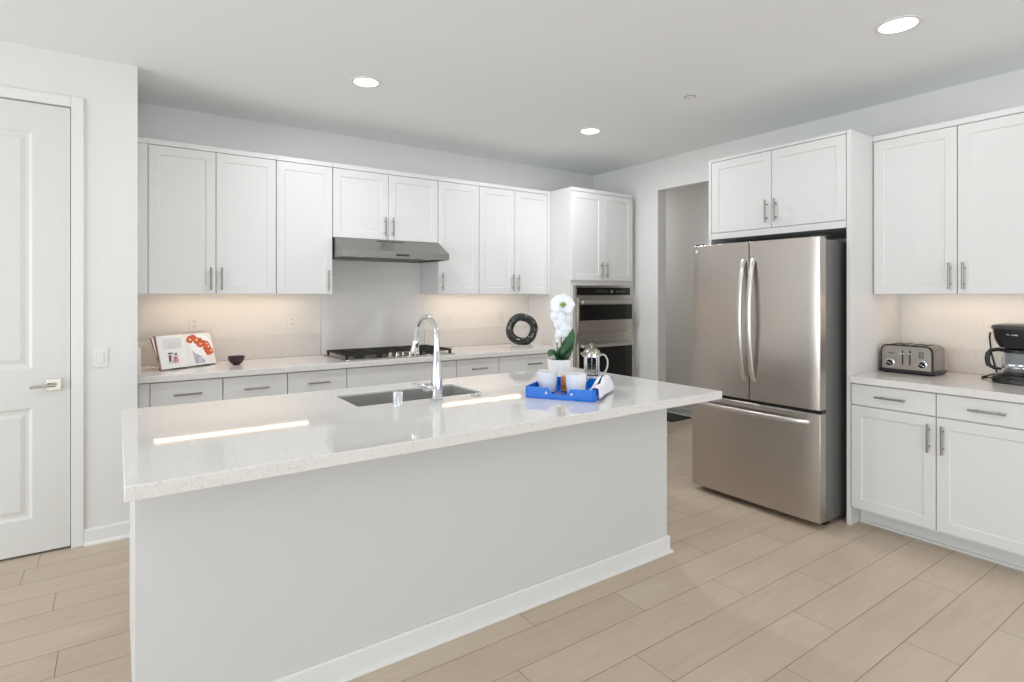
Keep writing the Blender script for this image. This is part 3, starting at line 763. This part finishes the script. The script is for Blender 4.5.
# right page: a plate of tomatoes over a grey-blue cloth
multi('printed_cloth', [decal([(.235, .012), (.31, .012), (.285, .06), (.225, .115)])], noise_colour(mat('ink_blue_grey', (170, 172, 190), .6), (150, 154, 176), (200, 200, 210), 30))
multi('printed_plate', [blob(.305, .135, .085, .075, 30, 0, .01, .0012)], mat('ink_plate_white', (246, 245, 244), .45))
tom0 = [(.235, .178, .018, .02), (.255, .186, .018, .018), (.272, .17, .02, .02), (.295, .165, .016, .018), (.292, .145, .02, .017), (.315, .15, .018, .02), (.335, .145, .02, .018), (.325, .12, .018, .016), (.345, .125, .018, .02), (.338, .095, .022, .018), (.36, .1, .016, .02)]
tom = [(.298+(x-.298)*1.18, .135+(y-.135)*1.15-.004, a*1.3, b*1.3) for x, y, a, b in tom0]
multi('printed_tomatoes', [blob(x, y, a, b, 12, .3, .18, .0016) for x, y, a, b in tom], red)
multi('printed_garnish', [blob(x+.003, y+.002, a*.35, b*.3, 8, .3, .3, .002) for x, y, a, b in tom[::2]], mat('ink_cream', (240, 214, 168), .5))
# left page: pale headline area and a small photo
multi('printed_photo', [decal([(.045, .03), (.115, .03), (.115, .105), (.045, .105)])], mat('ink_light_grey', (214, 208, 206), .5))
multi('printed_berries', [blob(.10, .048, .016, .013, 10), blob(.082, .045, .014, .012, 10), blob(.093, .066, .012, .01, 10)], mat('ink_red', (176, 46, 48), .5))
multi('printed_dark', [decal([(.048, .045), (.06, .045), (.066, .085), (.052, .088)], .0014), decal([(.05, .094), (.078, .096), (.078, .104), (.05, .104)], .0014), blob(.1, .09, .008, .008, 8, 0, .1, .0014)], mat('ink_dark_plum', (92, 42, 50), .5))
def lines(bm):
    for i in range(5):
        s = .165-i*.009; decal([(.06, s), (.15-.01*(i % 3), s), (.15-.01*(i % 3), s+.0022), (.06, s+.0022)])(bm)
multi('printed_heading', [decal([(.03, .13), (.165, .13), (.165, .20), (.03, .20)], .0006)], mat('ink_pale_grey', (222, 221, 221), .5))
multi('printed_text', [lines], mat('ink_text_grey', (196, 192, 190), .6))
def stand(bm):
    a = [pg(.06, -.004+.004, -.010), pg(.33, 0, -.010), pg(.33, .17, -.010), pg(.06, .17, -.010)]
    b = [p+Vector((0, .004, 0)) for p in a]
    A = [bm.verts.new(p) for p in a]; B = [bm.verts.new(p) for p in b]
    bm.faces.new(A); bm.faces.new(B[::-1])
    for k in range(4): bm.faces.new((A[k], B[k], B[(k+1) % 4], A[(k+1) % 4]))
    box(bm, (.06, -.035, 0), (.33, .02, .003)); box(bm, (.185, .015, 0), (.205, .10, .004)); box(bm, (.19, .05, .0), (.20, .098, .12))
tag(mk('book_stand', stand, M['clear']), 'clear stand behind the open cookbook on the back counter', 'book stand')
bs = bpy.data.objects['book_stand']; bs.location = bk.location; bs.rotation_euler = bk.rotation_euler

# ---------------------------------------------------------------- small bowl
bwl = thing('small_bowl', 'small dark plum bowl on the back counter', 'bowl', (.69, 4.38, .9145))
mk('bowl_shell', lambda bm: lathe(bm, [(.024, 0), (.024, .004), (.039, .014), (.052, .036), (.056, .060), (.053, .060), (.048, .036), (.033, .014), (.0001, .010)], 36, capt=False), M['bowl'], bwl, smooth=60)
def pot_(bm):
    rr = random.Random(3)
    for k in range(11):
        a = k*2.4; r = .008+.0025*k; lathe(bm, [(.0001, .0), (.007, .003), (.010, .009), (.007, .015), (.0001, .018)], 10, (r*math.cos(a), r*math.sin(a), .034+rr.random()*.006), capb=False, capt=False)
mk('potpourri', pot_, noise_colour(mat('dried_petals', (78, 34, 52), .6), (60, 24, 40), (110, 56, 70), 60), bwl, smooth=60)['kind'] = 'stuff'

# ---------------------------------------------------------------- ring sculpture
rs = thing('ring_sculpture', 'dark twisted glass ring sculpture on a clear base', 'sculpture', (3.084, 4.265, .9145), -math.radians(34))
def ringf(bm):
    Rm, n, m = .109, 120, 48; rings = []
    for i in range(n):
        a = 2*PI*i/n; ring = []
        for k in range(m):
            b = 2*PI*k/m; r = .036*(1+.16*math.cos(3*(b+a*1.34-.3)))
            # three lobes twisting round
            rho = Rm+r*math.cos(b); ring.append(bm.verts.new((rho*math.sin(a), r*math.sin(b)*1.0, .169-rho*math.cos(a))))
        rings.append(ring)
    # twist 4/3 turns closes onto itself with a lobe shift
    for i in range(n):
        for k in range(m):
            j = (i+1) % n
            bm.faces.new((rings[i][k], rings[i][(k+1) % m], rings[j][(k+1) % m], rings[j][k]))
rm = mat('dark_art_glass', (30, 34, 32), .1); noise_colour(rm, (8, 9, 9), (48, 58, 54), 7, .45, .75)
rm.node_tree.nodes['Principled BSDF'].inputs['Coat Weight'].default_value = .5
# use an exact closing twist (one lobe step = 1/3 turn)
def ringf(bm):
    Rm, n, m = .113, 160, 66; rings = []
    for i in range(n):
        a = 2*PI*i/n; ring = []
        for k in range(m):
            b = 2*PI*k/m; ph = (b+a*4/3+.5) % (2*PI/3)-PI/3; d_, R_ = .0125, .0265; r = d_*math.cos(ph)+math.sqrt(R_*R_-(d_*math.sin(ph))**2)
            rho = Rm+r*math.cos(b); ring.append(bm.verts.new((rho*math.sin(a), r*math.sin(b), .169-rho*math.cos(a))))
        rings.append(ring)
    for i in range(n):
        j = (i+1) % n
        for k in range(m):
            bm.faces.new((rings[i][k], rings[i][(k+1) % m], rings[j][(k+1) % m], rings[j][k]))
mk('twisted_ring', ringf, rm, rs, smooth=45)
def rbase(bm):
    a = [(-.115, -.045, 0), (.115, -.045, 0), (.115, .045, 0), (-.115, .045, 0)]; b = [(-.085, -.03, .027), (.085, -.03, .027), (.085, .03, .027), (-.085, .03, .027)]
    A = [bm.verts.new(p) for p in a]; B = [bm.verts.new(p) for p in b]
    for k in range(4): bm.faces.new((A[k], A[(k+1) % 4], B[(k+1) % 4], B[k]))
    bm.faces.new(A[::-1]); bm.faces.new(B)
mk('base', rbase, M['clear'], rs, bevel=.002)

# ---------------------------------------------------------------- toaster
to = thing('toaster', 'brushed stainless four-slice toaster with a black base', 'toaster', (4.135, 1.51, .9145), RZ)
to.location = (4.13, 1.492, .9145)
TW, TD, TH = .142, .105, .178
def rr_prof(w, z0, z1, r, n=8):
    p = [(-w, z0), (w, z0)]
    for i in range(n+1): a = PI/2*i/n; p.append((w-r+r*math.cos(a), z1-r+r*math.sin(a)))
    for i in range(n+1): a = PI/2+PI/2*i/n; p.append((-w+r+r*math.cos(a), z1-r+r*math.sin(a)))
    return p
def loft(bm, secs):
    rings = [[bm.verts.new((x, y, z)) for x, z in prof] for y, prof in secs]; n = len(rings[0])
    for i in range(len(rings)-1):
        for k in range(n): bm.faces.new((rings[i][k], rings[i][(k+1) % n], rings[i+1][(k+1) % n], rings[i+1][k]))
    bm.faces.new(rings[0][::-1]); bm.faces.new(rings[-1])
def tshell(bm):
    # shell runs along the depth; sides bulge slightly, back half wider to the right of the front plate
    loft(bm, [(-TD+.012, rr_prof(TW, .022, TH, .04)), (TD-.02, rr_prof(TW, .022, TH, .04)), (TD-.004, rr_prof(TW-.008, .022, TH-.008, .036))])
mk('shell', tshell, M['steel_dark'], to, smooth=35)
mk('front_band', lambda bm: loft(bm, [(-TD+.004, rr_prof(TW+.001, .022, TH+.001, .04)), (-TD+.012, rr_prof(TW+.001, .022, TH+.001, .04))]), M['black'], to, smooth=35)
fp = mk('front_plate', lambda bm: loft(bm, [(-TD, rr_prof(TW-.008, .024, TH-.008, .034)), (-TD+.006, rr_prof(TW-.006, .022, TH-.006, .036))]), M['steel_dark'], to, smooth=35)
mk('base', lambda bm: (box(bm, (-TW-.008, -TD-.006, .006), (TW+.008, TD+.004, .027))), M['black'], to, bevel=.005)
for sx in (-1, 1):
    for sy in (-1, 1):
        mk('foot', lambda bm, sx=sx, sy=sy: lathe(bm, [(.013, 0), (.014, .007)], 14, (sx*(TW-.02), sy*(TD-.02), 0)), M['black'], to)
def slot(x):
    return lambda bm: box(bm, (x-.013, -TD+.035, TH-.001), (x+.013, TD-.03, TH+.0012))
for x in (-.085, -.032, .032, .085): mk('bread_slot', slot(x), M['gap'], to)
for x in (-.018, .022):
    mk('lever_track', lambda bm, x=x: box(bm, (x-.0035, -TD-.001, .055), (x+.0035, -TD, .145)), M['gap'], to)
    lv = mk('lever', lambda bm, x=x: box(bm, (x-.016, -TD-.018, .121), (x+.016, -TD-.002, .13)), M['chrome'], to, bevel=.002)
for x in (-.088, .088):
    k = mk('dial', lambda bm, x=x: tube(bm, [(x, -TD, .063), (x, -TD-.003, .063), (x, -TD-.004, .063)], [.026, .026, .024], 28), M['chrome'], to, smooth=40)
    mk('dial_knob', lambda bm, x=x: tube(bm, [(x, -TD-.003, .063), (x, -TD-.016, .063)], [.0205, .018], 26), M['black'], k, smooth=40)
    mk('pointer', lambda bm, x=x: tube(bm, [(x-.013, -TD-.017, .070), (x+.013, -TD-.017, .056)], .0022, 8), M['chrome'], k)
def btn(bm):
    for x in (.075, .09):
        for z in (.108, .122, .136): box(bm, (x-.0045, -TD-.0025, z-.0045), (x+.0045, -TD, z+.0045))
mk('buttons', btn, M['grille'], to)
mk('badge', lambda bm: box(bm, (-.098, -TD-.0008, .122), (-.065, -TD, .127)), M['grille'], to)

# ---------------------------------------------------------------- coffee maker
cf = thing('coffee_maker', 'black drip coffee maker with a glass carafe by the right edge', 'coffee maker', (4.15, .975, .9145), RZ)
def sup(rx, ry, z, n=40, e=3.2, cy=0):
    o = []
    for k in range(n):
        a = 2*PI*k/n; c, s = math.cos(a), math.sin(a)
        o.append((rx*math.copysign(abs(c)**(2/e), c), cy+ry*math.copysign(abs(s)**(2/e), s), z))
    return o
def stack(bm, rings):
    R_ = [[bm.verts.new(p) for p in r] for r in rings]; n = len(R_[0])
    for i in range(len(R_)-1):
        for k in range(n): bm.faces.new((R_[i][k], R_[i][(k+1) % n], R_[i+1][(k+1) % n], R_[i+1][k]))
    bm.faces.new(R_[0][::-1]); bm.faces.new(R_[-1])
mk('base', lambda bm: stack(bm, [sup(.108, .125, 0), sup(.116, .132, .006), sup(.114, .13, .03), sup(.10, .118, .046), sup(.09, .11, .05)]), M['black'], cf, smooth=40)
mk('warming_plate', lambda bm: lathe(bm, [(.072, .050), (.072, .054), (.065, .055)], 32, (0, -.035, 0)), M['grille'], cf, smooth=40)
mk('column', lambda bm: box(bm, (-.09, .055, .045), (.09, .118, .24)), M['black'], cf, bevel=.012)
tp = mk('brew_head', lambda bm: stack(bm, [sup(.085, .09, .196, e=2.4, cy=-.01), sup(.10, .112, .222, e=2.6), sup(.108, .124, .25, e=2.8), sup(.114, .13, .302, e=3)]), M['black'], cf, smooth=40)
mk('lid', lambda bm: stack(bm, [sup(.118, .134, .302, e=3), sup(.12, .136, .308, e=3), sup(.114, .13, .322, e=3), sup(.09, .105, .326, e=3)]), mat('dark_grey_plastic', (58, 58, 58), .4), cf, smooth=40)
def text_mesh(s, size, name, m, parent, loc, rot):
    cu = bpy.data.curves.new(name, 'FONT'); cu.body = s; cu.size = size; cu.align_x = 'CENTER'; cu.extrude = .0004
    to_ = bpy.data.objects.new(name+'_tmp', cu); COL.objects.link(to_)
    dg = bpy.context.evaluated_depsgraph_get(); dg.update()
    me = bpy.data.meshes.new_from_object(to_.evaluated_get(dg)); bpy.data.objects.remove(to_)
    o = bpy.data.objects.new(name, me); COL.objects.link(o); me.materials.clear(); me.materials.append(m); o.parent = parent; o.location = loc; o.rotation_euler = rot
    return o
text_mesh('Mr. Coffee', .011, 'lettering', M['chrome'], tp, (-.006, -.1282, .268), (PI/2-.06, 0, 0))
def carafe(bm):
    lathe(bm, [(.055, .056), (.068, .066), (.075, .10), (.073, .135), (.060, .168), (.052, .18), (.050, .18), (.058, .166), (.070, .134), (.072, .10), (.065, .07), (.0001, .060)], 40, (0, -.035, 0), capt=False)
ca = mk('carafe', carafe, M['smoke'], cf, smooth=60)
mk('carafe_collar', lambda bm: lathe(bm, [(.057, .166), (.062, .170), (.060, .186), (.050, .192), (.0001, .193)], 36, (0, -.035, 0), capb=False), M['black'], ca, smooth=40)
mk('carafe_band', lambda bm: lathe(bm, [(.0735, .085), (.0765, .087), (.0765, .094), (.0735, .096)], 36, (0, -.035, 0), capb=False, capt=False), M['chrome'], ca, smooth=40)
def hnd(bm):
    pts = [(-.055, -.045, .178), (-.085, -.06, .184), (-.112, -.07, .178), (-.125, -.075, .158), (-.128, -.077, .125), (-.124, -.075, .095), (-.10, -.064, .077), (-.072, -.05, .074)]
    tube(bm, pts, [.010, .011, .012, .0125, .0125, .012, .009, .007], 14)
mk('carafe_handle', hnd, M['black'], ca, smooth=60)
mk('brew_switch', lambda bm: box(bm, (-.015, -.137, .014), (.012, -.128, .024)), M['grille'], cf, bevel=.001)
cd = tag(mk('power_cord', lambda bm: tube(bm, [(4.16, 1.11, .925), (4.20, 1.135, .921), (4.17, 1.155, .9205), (4.21, 1.165, .921), (4.25, 1.15, .924), (4.23, 1.13, .936), (4.27, 1.125, .938), (4.33, 1.12, .922), (4.365, 1.14, .95), (4.372, 1.165, 1.05), (4.372, 1.173, 1.15), (4.384, 1.173, 1.176)], .0045, 10), M['black'], smooth=60), 'short black power cord bunched left of the coffee maker', 'cord')

# ---------------------------------------------------------------- blue tray and its things
A0 = Vector((1.606, 2.197, .9145)); e1 = Vector((.552, -.834, 0)); ang = math.atan2(e1.y, e1.x)
TRW, TRD, TRH = .342, .365, .054
tr = thing('serving_tray', 'glossy blue serving tray with cut-out handles on the island', 'tray', A0, ang)
def rrect(x0, y0, x1, y1, r, n=5):
    o = []
    for cx, cy, a0 in ((x1-r, y0+r, -PI/2), (x1-r, y1-r, 0), (x0+r, y1-r, PI/2), (x0+r, y0+r, PI)):
        for i in range(n+1): a = a0+PI/2*i/n; o.append((cx+r*math.cos(a), cy+r*math.sin(a)))
    return o
def trayf(bm):
    # floor plate
    p = rrect(.0, .0, TRW, TRD, .014); 
    A = [bm.verts.new((x, y, 0)) for x, y in p]; B = [bm.verts.new((x, y, .006)) for x, y in p]
    n = len(p)
    for k in range(n): bm.faces.new((A[k], A[(k+1) % n], B[(k+1) % n], B[k]))
    bm.faces.new(A[::-1]); bm.faces.new(B)
    t = .006
    # long sides
    for x in (0, TRW-t): box(bm, (x, .014, .005), (x+t, TRD-.014, TRH))
    # ends with handle cut-outs
    c0, c1, z0, z1 = TRW/2-.055, TRW/2+.055, .022, .044
    for y in (0, TRD-t):
        box(bm, (.014, y, .005), (c0, y+t, TRH)); box(bm, (c1, y, .005), (TRW-.014, y+t, TRH)); box(bm, (c0, y, .005), (c1, y+t, z0)); 
        # scooped opening in the top edge: side ramps
        for s, xa, xb in ((1, c0, c0+.022), (-1, c1, c1-.022)):
            v = [bm.verts.new(q) for q in ((xa, y, z0), (xb, y, z0), (xa, y, TRH), (xa, y+t, z0), (xb, y+t, z0), (xa, y+t, TRH))]
            bm.faces.new((v[0], v[1], v[2])); bm.faces.new((v[3], v[5], v[4])); bm.faces.new((v[0], v[3], v[4], v[1])); bm.faces.new((v[1], v[4], v[5], v[2])); bm.faces.new((v[0], v[2], v[5], v[3]))
    # rounded corners
    for cx, cy, a0 in ((TRW-.014, .014, -PI/2), (TRW-.014, TRD-.014, 0), (.014, TRD-.014, PI/2), (.014, .014, PI)):
        prev = None
        for i in range(7):
            a = a0+PI/2*i/6; q = [(cx+r*math.cos(a), cy+r*math.sin(a), z) for r, z in ((.014, .005), (.014, TRH), (.008, TRH), (.008, .005))]
            q = [bm.verts.new(v) for v in q]
            if prev:
                for k in range(4): bm.faces.new((prev[k], prev[(k+1) % 4], q[(k+1) % 4], q[k]))
            prev = q
mk('tray_body', trayf, M['bluetray'], tr, smooth=35)
for yy, s in ((.0, 1), (TRD, -1)):
    for x in (TRW/2-.062, TRW/2+.062):
        mk('handle_bracket', lambda bm, x=x, yy=yy, s=s: tube(bm, [(x, yy, .03), (x, yy-.003*s, .03)], .0065, 16), M['chrome'], tr, smooth=40)
def tp_(a, b, z=.9215): v = A0+e1*a+Vector((.834, .552, 0))*b; v.z = z; return v
def mug(loc, rz, label):
    t = thing('mug', label, 'mug', loc, rz, 'white mugs on the blue tray')
    mk('cup', lambda bm: lathe(bm, [(.034, 0), (.042, .002), (.044, .01), (.049, .05), (.0515, .098), (.0495, .099), (.0475, .095), (.0455, .05), (.040, .010), (.0001, .007)], 40, capt=False), M['white_glaze'], t, smooth=60)
    mk('ear', lambda bm: tube(bm, [(.046, 0, .078), (.065, 0, .082), (.080, 0, .070), (.082, 0, .05), (.070, 0, .032), (.045, 0, .024)], .0055, 12), M['white_glaze'], t, smooth=60)
    return t
mug(tp_(.058, .172), math.radians(60), 'white mug on the blue tray, nearer the faucet')
mug(tp_(.212, .150), math.radians(20), 'white mug on the blue tray, in front of the french press')
bx = thing('snack_box', 'small copper-coloured box standing between the two white mugs', 'box', tp_(.138, .215), ang)
mk('carton', lambda bm: box(bm, (-.018, -.016, 0), (.018, .016, .075)), M['cork'], bx, bevel=.0015)
mk('lid', lambda bm: box(bm, (-.0185, -.0165, .075), (.0185, .0165, .085)), mat('ivory_card', (238, 222, 190), .5), bx, bevel=.001)
mk('band', lambda bm: box(bm, (-.0184, -.0164, .018), (.0184, .0164, .03)), mat('tan_card', (176, 104, 52), .5), bx)
# napkin: crumpled cloth at the right of the tray, over the rim
def napkin(bm):
    nu, nv = 70, 46; V = []
    def ss(t): t = min(1, max(0, t)); return t*t*(3-2*t)
    for i in range(nu+1):
        row = []
        for j in range(nv+1):
            u, v = i/nu, j/nv
            lob = math.sin(PI*min(1, max(0, (v*1.0))))**.6
            b = .035+.315*v
            fold = .007*math.sin(v*14+1.2)+.003*math.sin(v*23+u*5)
            if u < .62:                                     # inside the tray, piled up
                s_ = u/.62; a = .262+.074*s_+.006*math.sin(v*13)*(1-s_)
                z = .012+(.050+.040*math.exp(-((v-.72)/.22)**2))*ss(s_*1.25)*(.25+.75*lob)+fold*ss(s_*2)*lob
                if s_ > .8: z = max(z, TRH+.006)
                z = max(z, .009)
            else:                                           # over the rim and down outside
                s_ = (u-.62)/.38; a = TRW-.006+.012*ss(s_*3)+.008*s_*(1+.5*math.sin(v*9))
                zt = max(TRH+.006, .012+(.050+.040*math.exp(-((v-.72)/.22)**2))*(.25+.75*lob)+fold*lob)
                drop = .008+.006*(1+math.sin(v*7))*.5
                z = zt+(drop-zt)*ss(max(0, s_-.12)/.88)
                if s_ < .2: z = max(z, TRH+.006)
            row.append(bm.verts.new((a, b+.008*math.sin(u*11)*lob, z)))
        V.append(row)
    for i in range(nu):
        for j in range(nv):
            f = bm.faces.new((V[i][j], V[i+1][j], V[i+1][j+1], V[i][j+1]))
            u, v = i/nu, j/nv
            q = math.hypot((u-.18)/.42, (v-.50)/.30)
            f.material_index = 1 if (.82 < q < 1.06 and u < .58 and v > .2) or (v > .94 and .4 < u < .8) else 0
nk = mk('cloth_napkin', napkin, [noise_bump(mat('white_cotton', (240, 240, 245), .8), 300, .3), noise_bump(mat('navy_cotton', (24, 34, 82), .8), 300, .3)], smooth=70)
nk.location = A0; nk.rotation_euler = (0, 0, ang)
sm = nk.modifiers.new('solid', 'SOLIDIFY'); sm.thickness = .0025; sm.offset = 1
tag(nk, 'crumpled white napkin with a navy stripe spilling over the blue tray', 'napkin')

# orchid
ORC = Vector((2.065, 2.485, .9145))
orc = thing('potted_orchid', 'white moth orchid in a white pot behind the blue tray', 'potted plant', ORC)
def potf(bm):
    n = 8
    def rg(r, z): return [bm.verts.new((r*math.cos(2*PI*(k+.3)/n), r*math.sin(2*PI*(k+.3)/n), z)) for k in range(n)]
    R_ = [rg(.056, 0), rg(.074, .128), rg(.067, .128), rg(.064, .112)]
    for i in range(3):
        for k in range(n): bm.faces.new((R_[i][k], R_[i][(k+1) % n], R_[i+1][(k+1) % n], R_[i+1][k]))
    bm.faces.new(R_[0][::-1]); bm.faces.new(R_[3])
mk('pot', potf, M['white_glaze'], orc, bevel=.002)
mk('soil', lambda bm: lathe(bm, [(.063, .112), (.045, .121), (.0001, .124)], 24, capb=False), M['soil'], orc, smooth=60)
# view-independent local axes: r = towards image right, f = towards the viewer
rgt = Vector((.82, -.572, 0)); fwd = Vector((-.572, -.82, 0)); up = Vector((0, 0, 1))
def L3(a, b, c): return rgt*a+fwd*b+up*c
def leaf(path, widths, cup=.2):
    def f(bm):
        pts = [L3(*p) for p in path]; V = []
        # resample
        n = 22; P = []
        for i in range(n+1):
            s = i/n*(len(pts)-1); k = min(int(s), len(pts)-2); t = s-k
            p0, p1, p2, p3 = pts[max(k-1, 0)], pts[k], pts[k+1], pts[min(k+2, len(pts)-1)]
            q = .5*((2*p1)+(p2-p0)*t+(2*p0-5*p1+4*p2-p3)*t*t+(-p0+3*p1-3*p2+p3)*t**3)
            w = widths[k]+(widths[k+1]-widths[k])*(t*t*(3-2*t)); P.append((q, w))
        for i, (q, w) in enumerate(P):
            t = (P[min(i+1, n)][0]-P[max(i-1, 0)][0]).normalized(); sd = t.cross(widthdir).normalized(); nn = sd.cross(t)
            V.append([bm.verts.new(q+sd*w*a+nn*abs(a)**1.5*w*cup) for a in (-1, -.7, -.35, 0, .35, .7, 1)])
        for i in range(n):
            for k in range(6): bm.faces.new((V[i][k], V[i+1][k], V[i+1][k+1], V[i][k+1]))
    return f
def mkleaf(path, widths, wd, cup=.25):
    global widthdir; widthdir = wd
    o = mk('leaf', leaf(path, widths, cup), M['leaf'], orc, smooth=80)
    s = o.modifiers.new('s', 'SOLIDIFY'); s.thickness = .0022; return o
mkleaf([(.01, 0, .12), (.022, .01, .155), (.04, .01, .20), (.06, 0, .25), (.075, -.01, .30)], [.018, .034, .036, .026, .002], fwd, .35)
mkleaf([(0, .01, .12), (-.022, .03, .145), (-.048, .045, .166), (-.06, .05, .160), (-.063, .05, .146)], [.014, .026, .026, .016, .002], fwd*.5+up*.7, .3)
mkleaf([(0, .0, .12), (-.01, .03, .15), (.01, .045, .185), (.045, .05, .215), (.07, .05, .235)], [.014, .022, .020, .012, .002], fwd+up*.4, .3)
mkleaf([(0, -.01, .12), (.02, -.04, .15), (.04, -.07, .17), (.055, -.10, .165)], [.014, .026, .024, .003], up, .3)
stem_pts = [L3(.004, 0, .12), L3(.006, .005, .20), L3(.006, .008, .29), L3(.004, .006, .38), L3(-.002, .002, .435), L3(-.012, -.004, .465)]
mk('stem', lambda bm: tube(bm, stem_pts, [.0035, .0033, .003, .0028, .0025, .002], 10), M['stem'], orc, smooth=60)
mk('stem', lambda bm: tube(bm, [L3(-.012, 0, .12), L3(-.016, .0, .19), L3(-.022, -.008, .26), L3(-.020, -.010, .31)], [.0032, .003, .0028, .002], 10), M['stem'], orc, smooth=60)
def blossom(c, nrm, size, spin, big=True):
    nrm = nrm.normalized(); t = nrm.cross(up).normalized(); b = t.cross(nrm)*-1 if False else nrm.cross(t)*-1
    b = t.cross(nrm)
    def petal(bm, a, Lh, W, lift):
        dx = t*math.cos(a)+b*math.sin(a); dy = nrm.cross(dx); n = 10; V = []
        for i in range(n+1):
            s = i/n; wd = W*math.sin(PI*min(1, s**.75*.97+.03))**.75
            ce = c+dx*(Lh*s)+nrm*(lift*s-.012*s*s*1.6)
            V.append([bm.verts.new(ce+dy*wd*q+nrm*(-.006*q*q)) for q in (-1, -.5, 0, .5, 1)])
        for i in range(n):
            for k in range(4): bm.faces.new((V[i][k], V[i+1][k], V[i+1][k+1], V[i][k+1]))
    def f(bm):
        for a, Lh, W, li in ((PI/2, 1, .42, -.004), (PI/2+2.2, .95, .40, -.004), (PI/2-2.2, .95, .40, -.004), (.12, 1.05, .72, .003), (PI-.12, 1.05, .72, .003)):
            petal(bm, a+spin, Lh*size, W*size, li)
    o = mk('flower', f, M['petal'], orc, smooth=80)
    def ff(bm):
        for dx_, dz_ in ((0, -.18), (-.14, -.05), (.14, -.05), (0, .05)):
            cc = c+t*dx_*size+b*dz_*size+nrm*.006
            bmesh.ops.create_uvsphere(bm, u_segments=10, v_segments=6, radius=(.13 if big else .07)*size, matrix=Matrix.Translation(cc))
    mk('lip', ff, M['pistil'] if big else M['petal'], o, smooth=80)
blossom(L3(.012, .040, .440), fwd+up*.15, .068, .1)
blossom(L3(-.030, .020, .420), fwd-rgt*.9, .048, -.3, False)
blossom(L3(.050, .006, .400), fwd+rgt*.9, .050, .4, False)
blossom(L3(-.022, .024, .362), fwd-rgt*.5-up*.3, .048, .2, False)
blossom(L3(.034, .022, .345), fwd+rgt*.5-up*.2, .050, -.2, False)
blossom(L3(.002, .026, .318), fwd-rgt*.1-up*.4, .044, .5, False)
blossom(L3(.034, .024, .292), fwd+rgt*.3-up*.4, .040, .1, False)
blossom(L3(.010, .024, .262), fwd-up*.5, .036, .3, False)
for a, b_, c_ in ((-.018, .012, .29), (-.022, .012, .262), (-.018, .012, .235)):
    mk('flower_bud', lambda bm, a=a, b_=b_, c_=c_: bmesh.ops.create_uvsphere(bm, u_segments=12, v_segments=8, radius=.011, matrix=Matrix.Translation(L3(a, b_, c_)) @ Matrix.Diagonal((.8, .8, 1.3, 1))), M['petal'], orc, smooth=80)

# french press
fp_ = thing('french_press', 'glass french press with a chrome dome lid behind the tray', 'coffee press', (2.267, 2.441, .9145), -math.radians(35))
mk('beaker', lambda bm: lathe(bm, [(.044, .008), (.0455, .012), (.0455, .150), (.0435, .150), (.0435, .014), (.0001, .011)], 40, capt=False), M['glass'], fp_, smooth=50)
def frame(bm):
    for z in (.018, .138):
        lathe(bm, [(.0465, z-.006), (.0485, z-.006), (.0485, z+.006), (.0465, z+.006), (.0465, z-.006)], 40, capb=False, capt=False)
    for k in range(4):
        a = PI/4+k*PI/2; c, s = math.cos(a), math.sin(a)
        tube(bm, [(.049*c, .049*s, .0), (.049*c, .049*s, .142)], .0035, 8)
mk('frame', frame, M['chrome'], fp_, smooth=50)
lid = mk('lid', lambda bm: lathe(bm, [(.050, .146), (.051, .152), (.049, .158), (.043, .170), (.028, .180), (.010, .184), (.0001, .185)], 40, capb=True), M['satin'], fp_, smooth=50)
mk('plunger_knob', lambda bm: lathe(bm, [(.004, .183), (.004, .194), (.013, .197), (.015, .203), (.011, .208), (.0001, .2085)], 20, capb=False), M['satin'], lid, smooth=50)
def plung(bm):
    tube(bm, [(0, 0, .05), (0, 0, .15)], .0022, 8); lathe(bm, [(.040, .046), (.042, .050), (.040, .054), (.0001, .056)], 30)
    for k in range(6): a = k*PI/3; tube(bm, [(.02*math.cos(a), .02*math.sin(a), .054), (.036*math.cos(a), .036*math.sin(a), .075)], .0012, 6)
mk('plunger', plung, M['satin'], fp_, smooth=50)
mk('spout', lambda bm: tube(bm, [(-.045, 0, .135), (-.056, 0, .15), (-.064, 0, .156)], [.008, .007, .004], 12), M['satin'], fp_, smooth=50)
mk('handle', lambda bm: tube(bm, [(.047, 0, .138), (.062, 0, .146), (.080, 0, .138), (.092, 0, .112), (.092, 0, .08), (.082, 0, .05), (.065, 0, .03), (.048, 0, .02)], [.005]*8, 12), mat('pale_grey_plastic', (205, 203, 198), .3), fp_, smooth=60)

# hall mat
hm = tag(boxes('hall_mat', M['matgreen'], ((5.02, 4.12, .001), (5.36, 4.75, .012)), bevel=.003), 'dark green mat on the hall floor', 'mat')
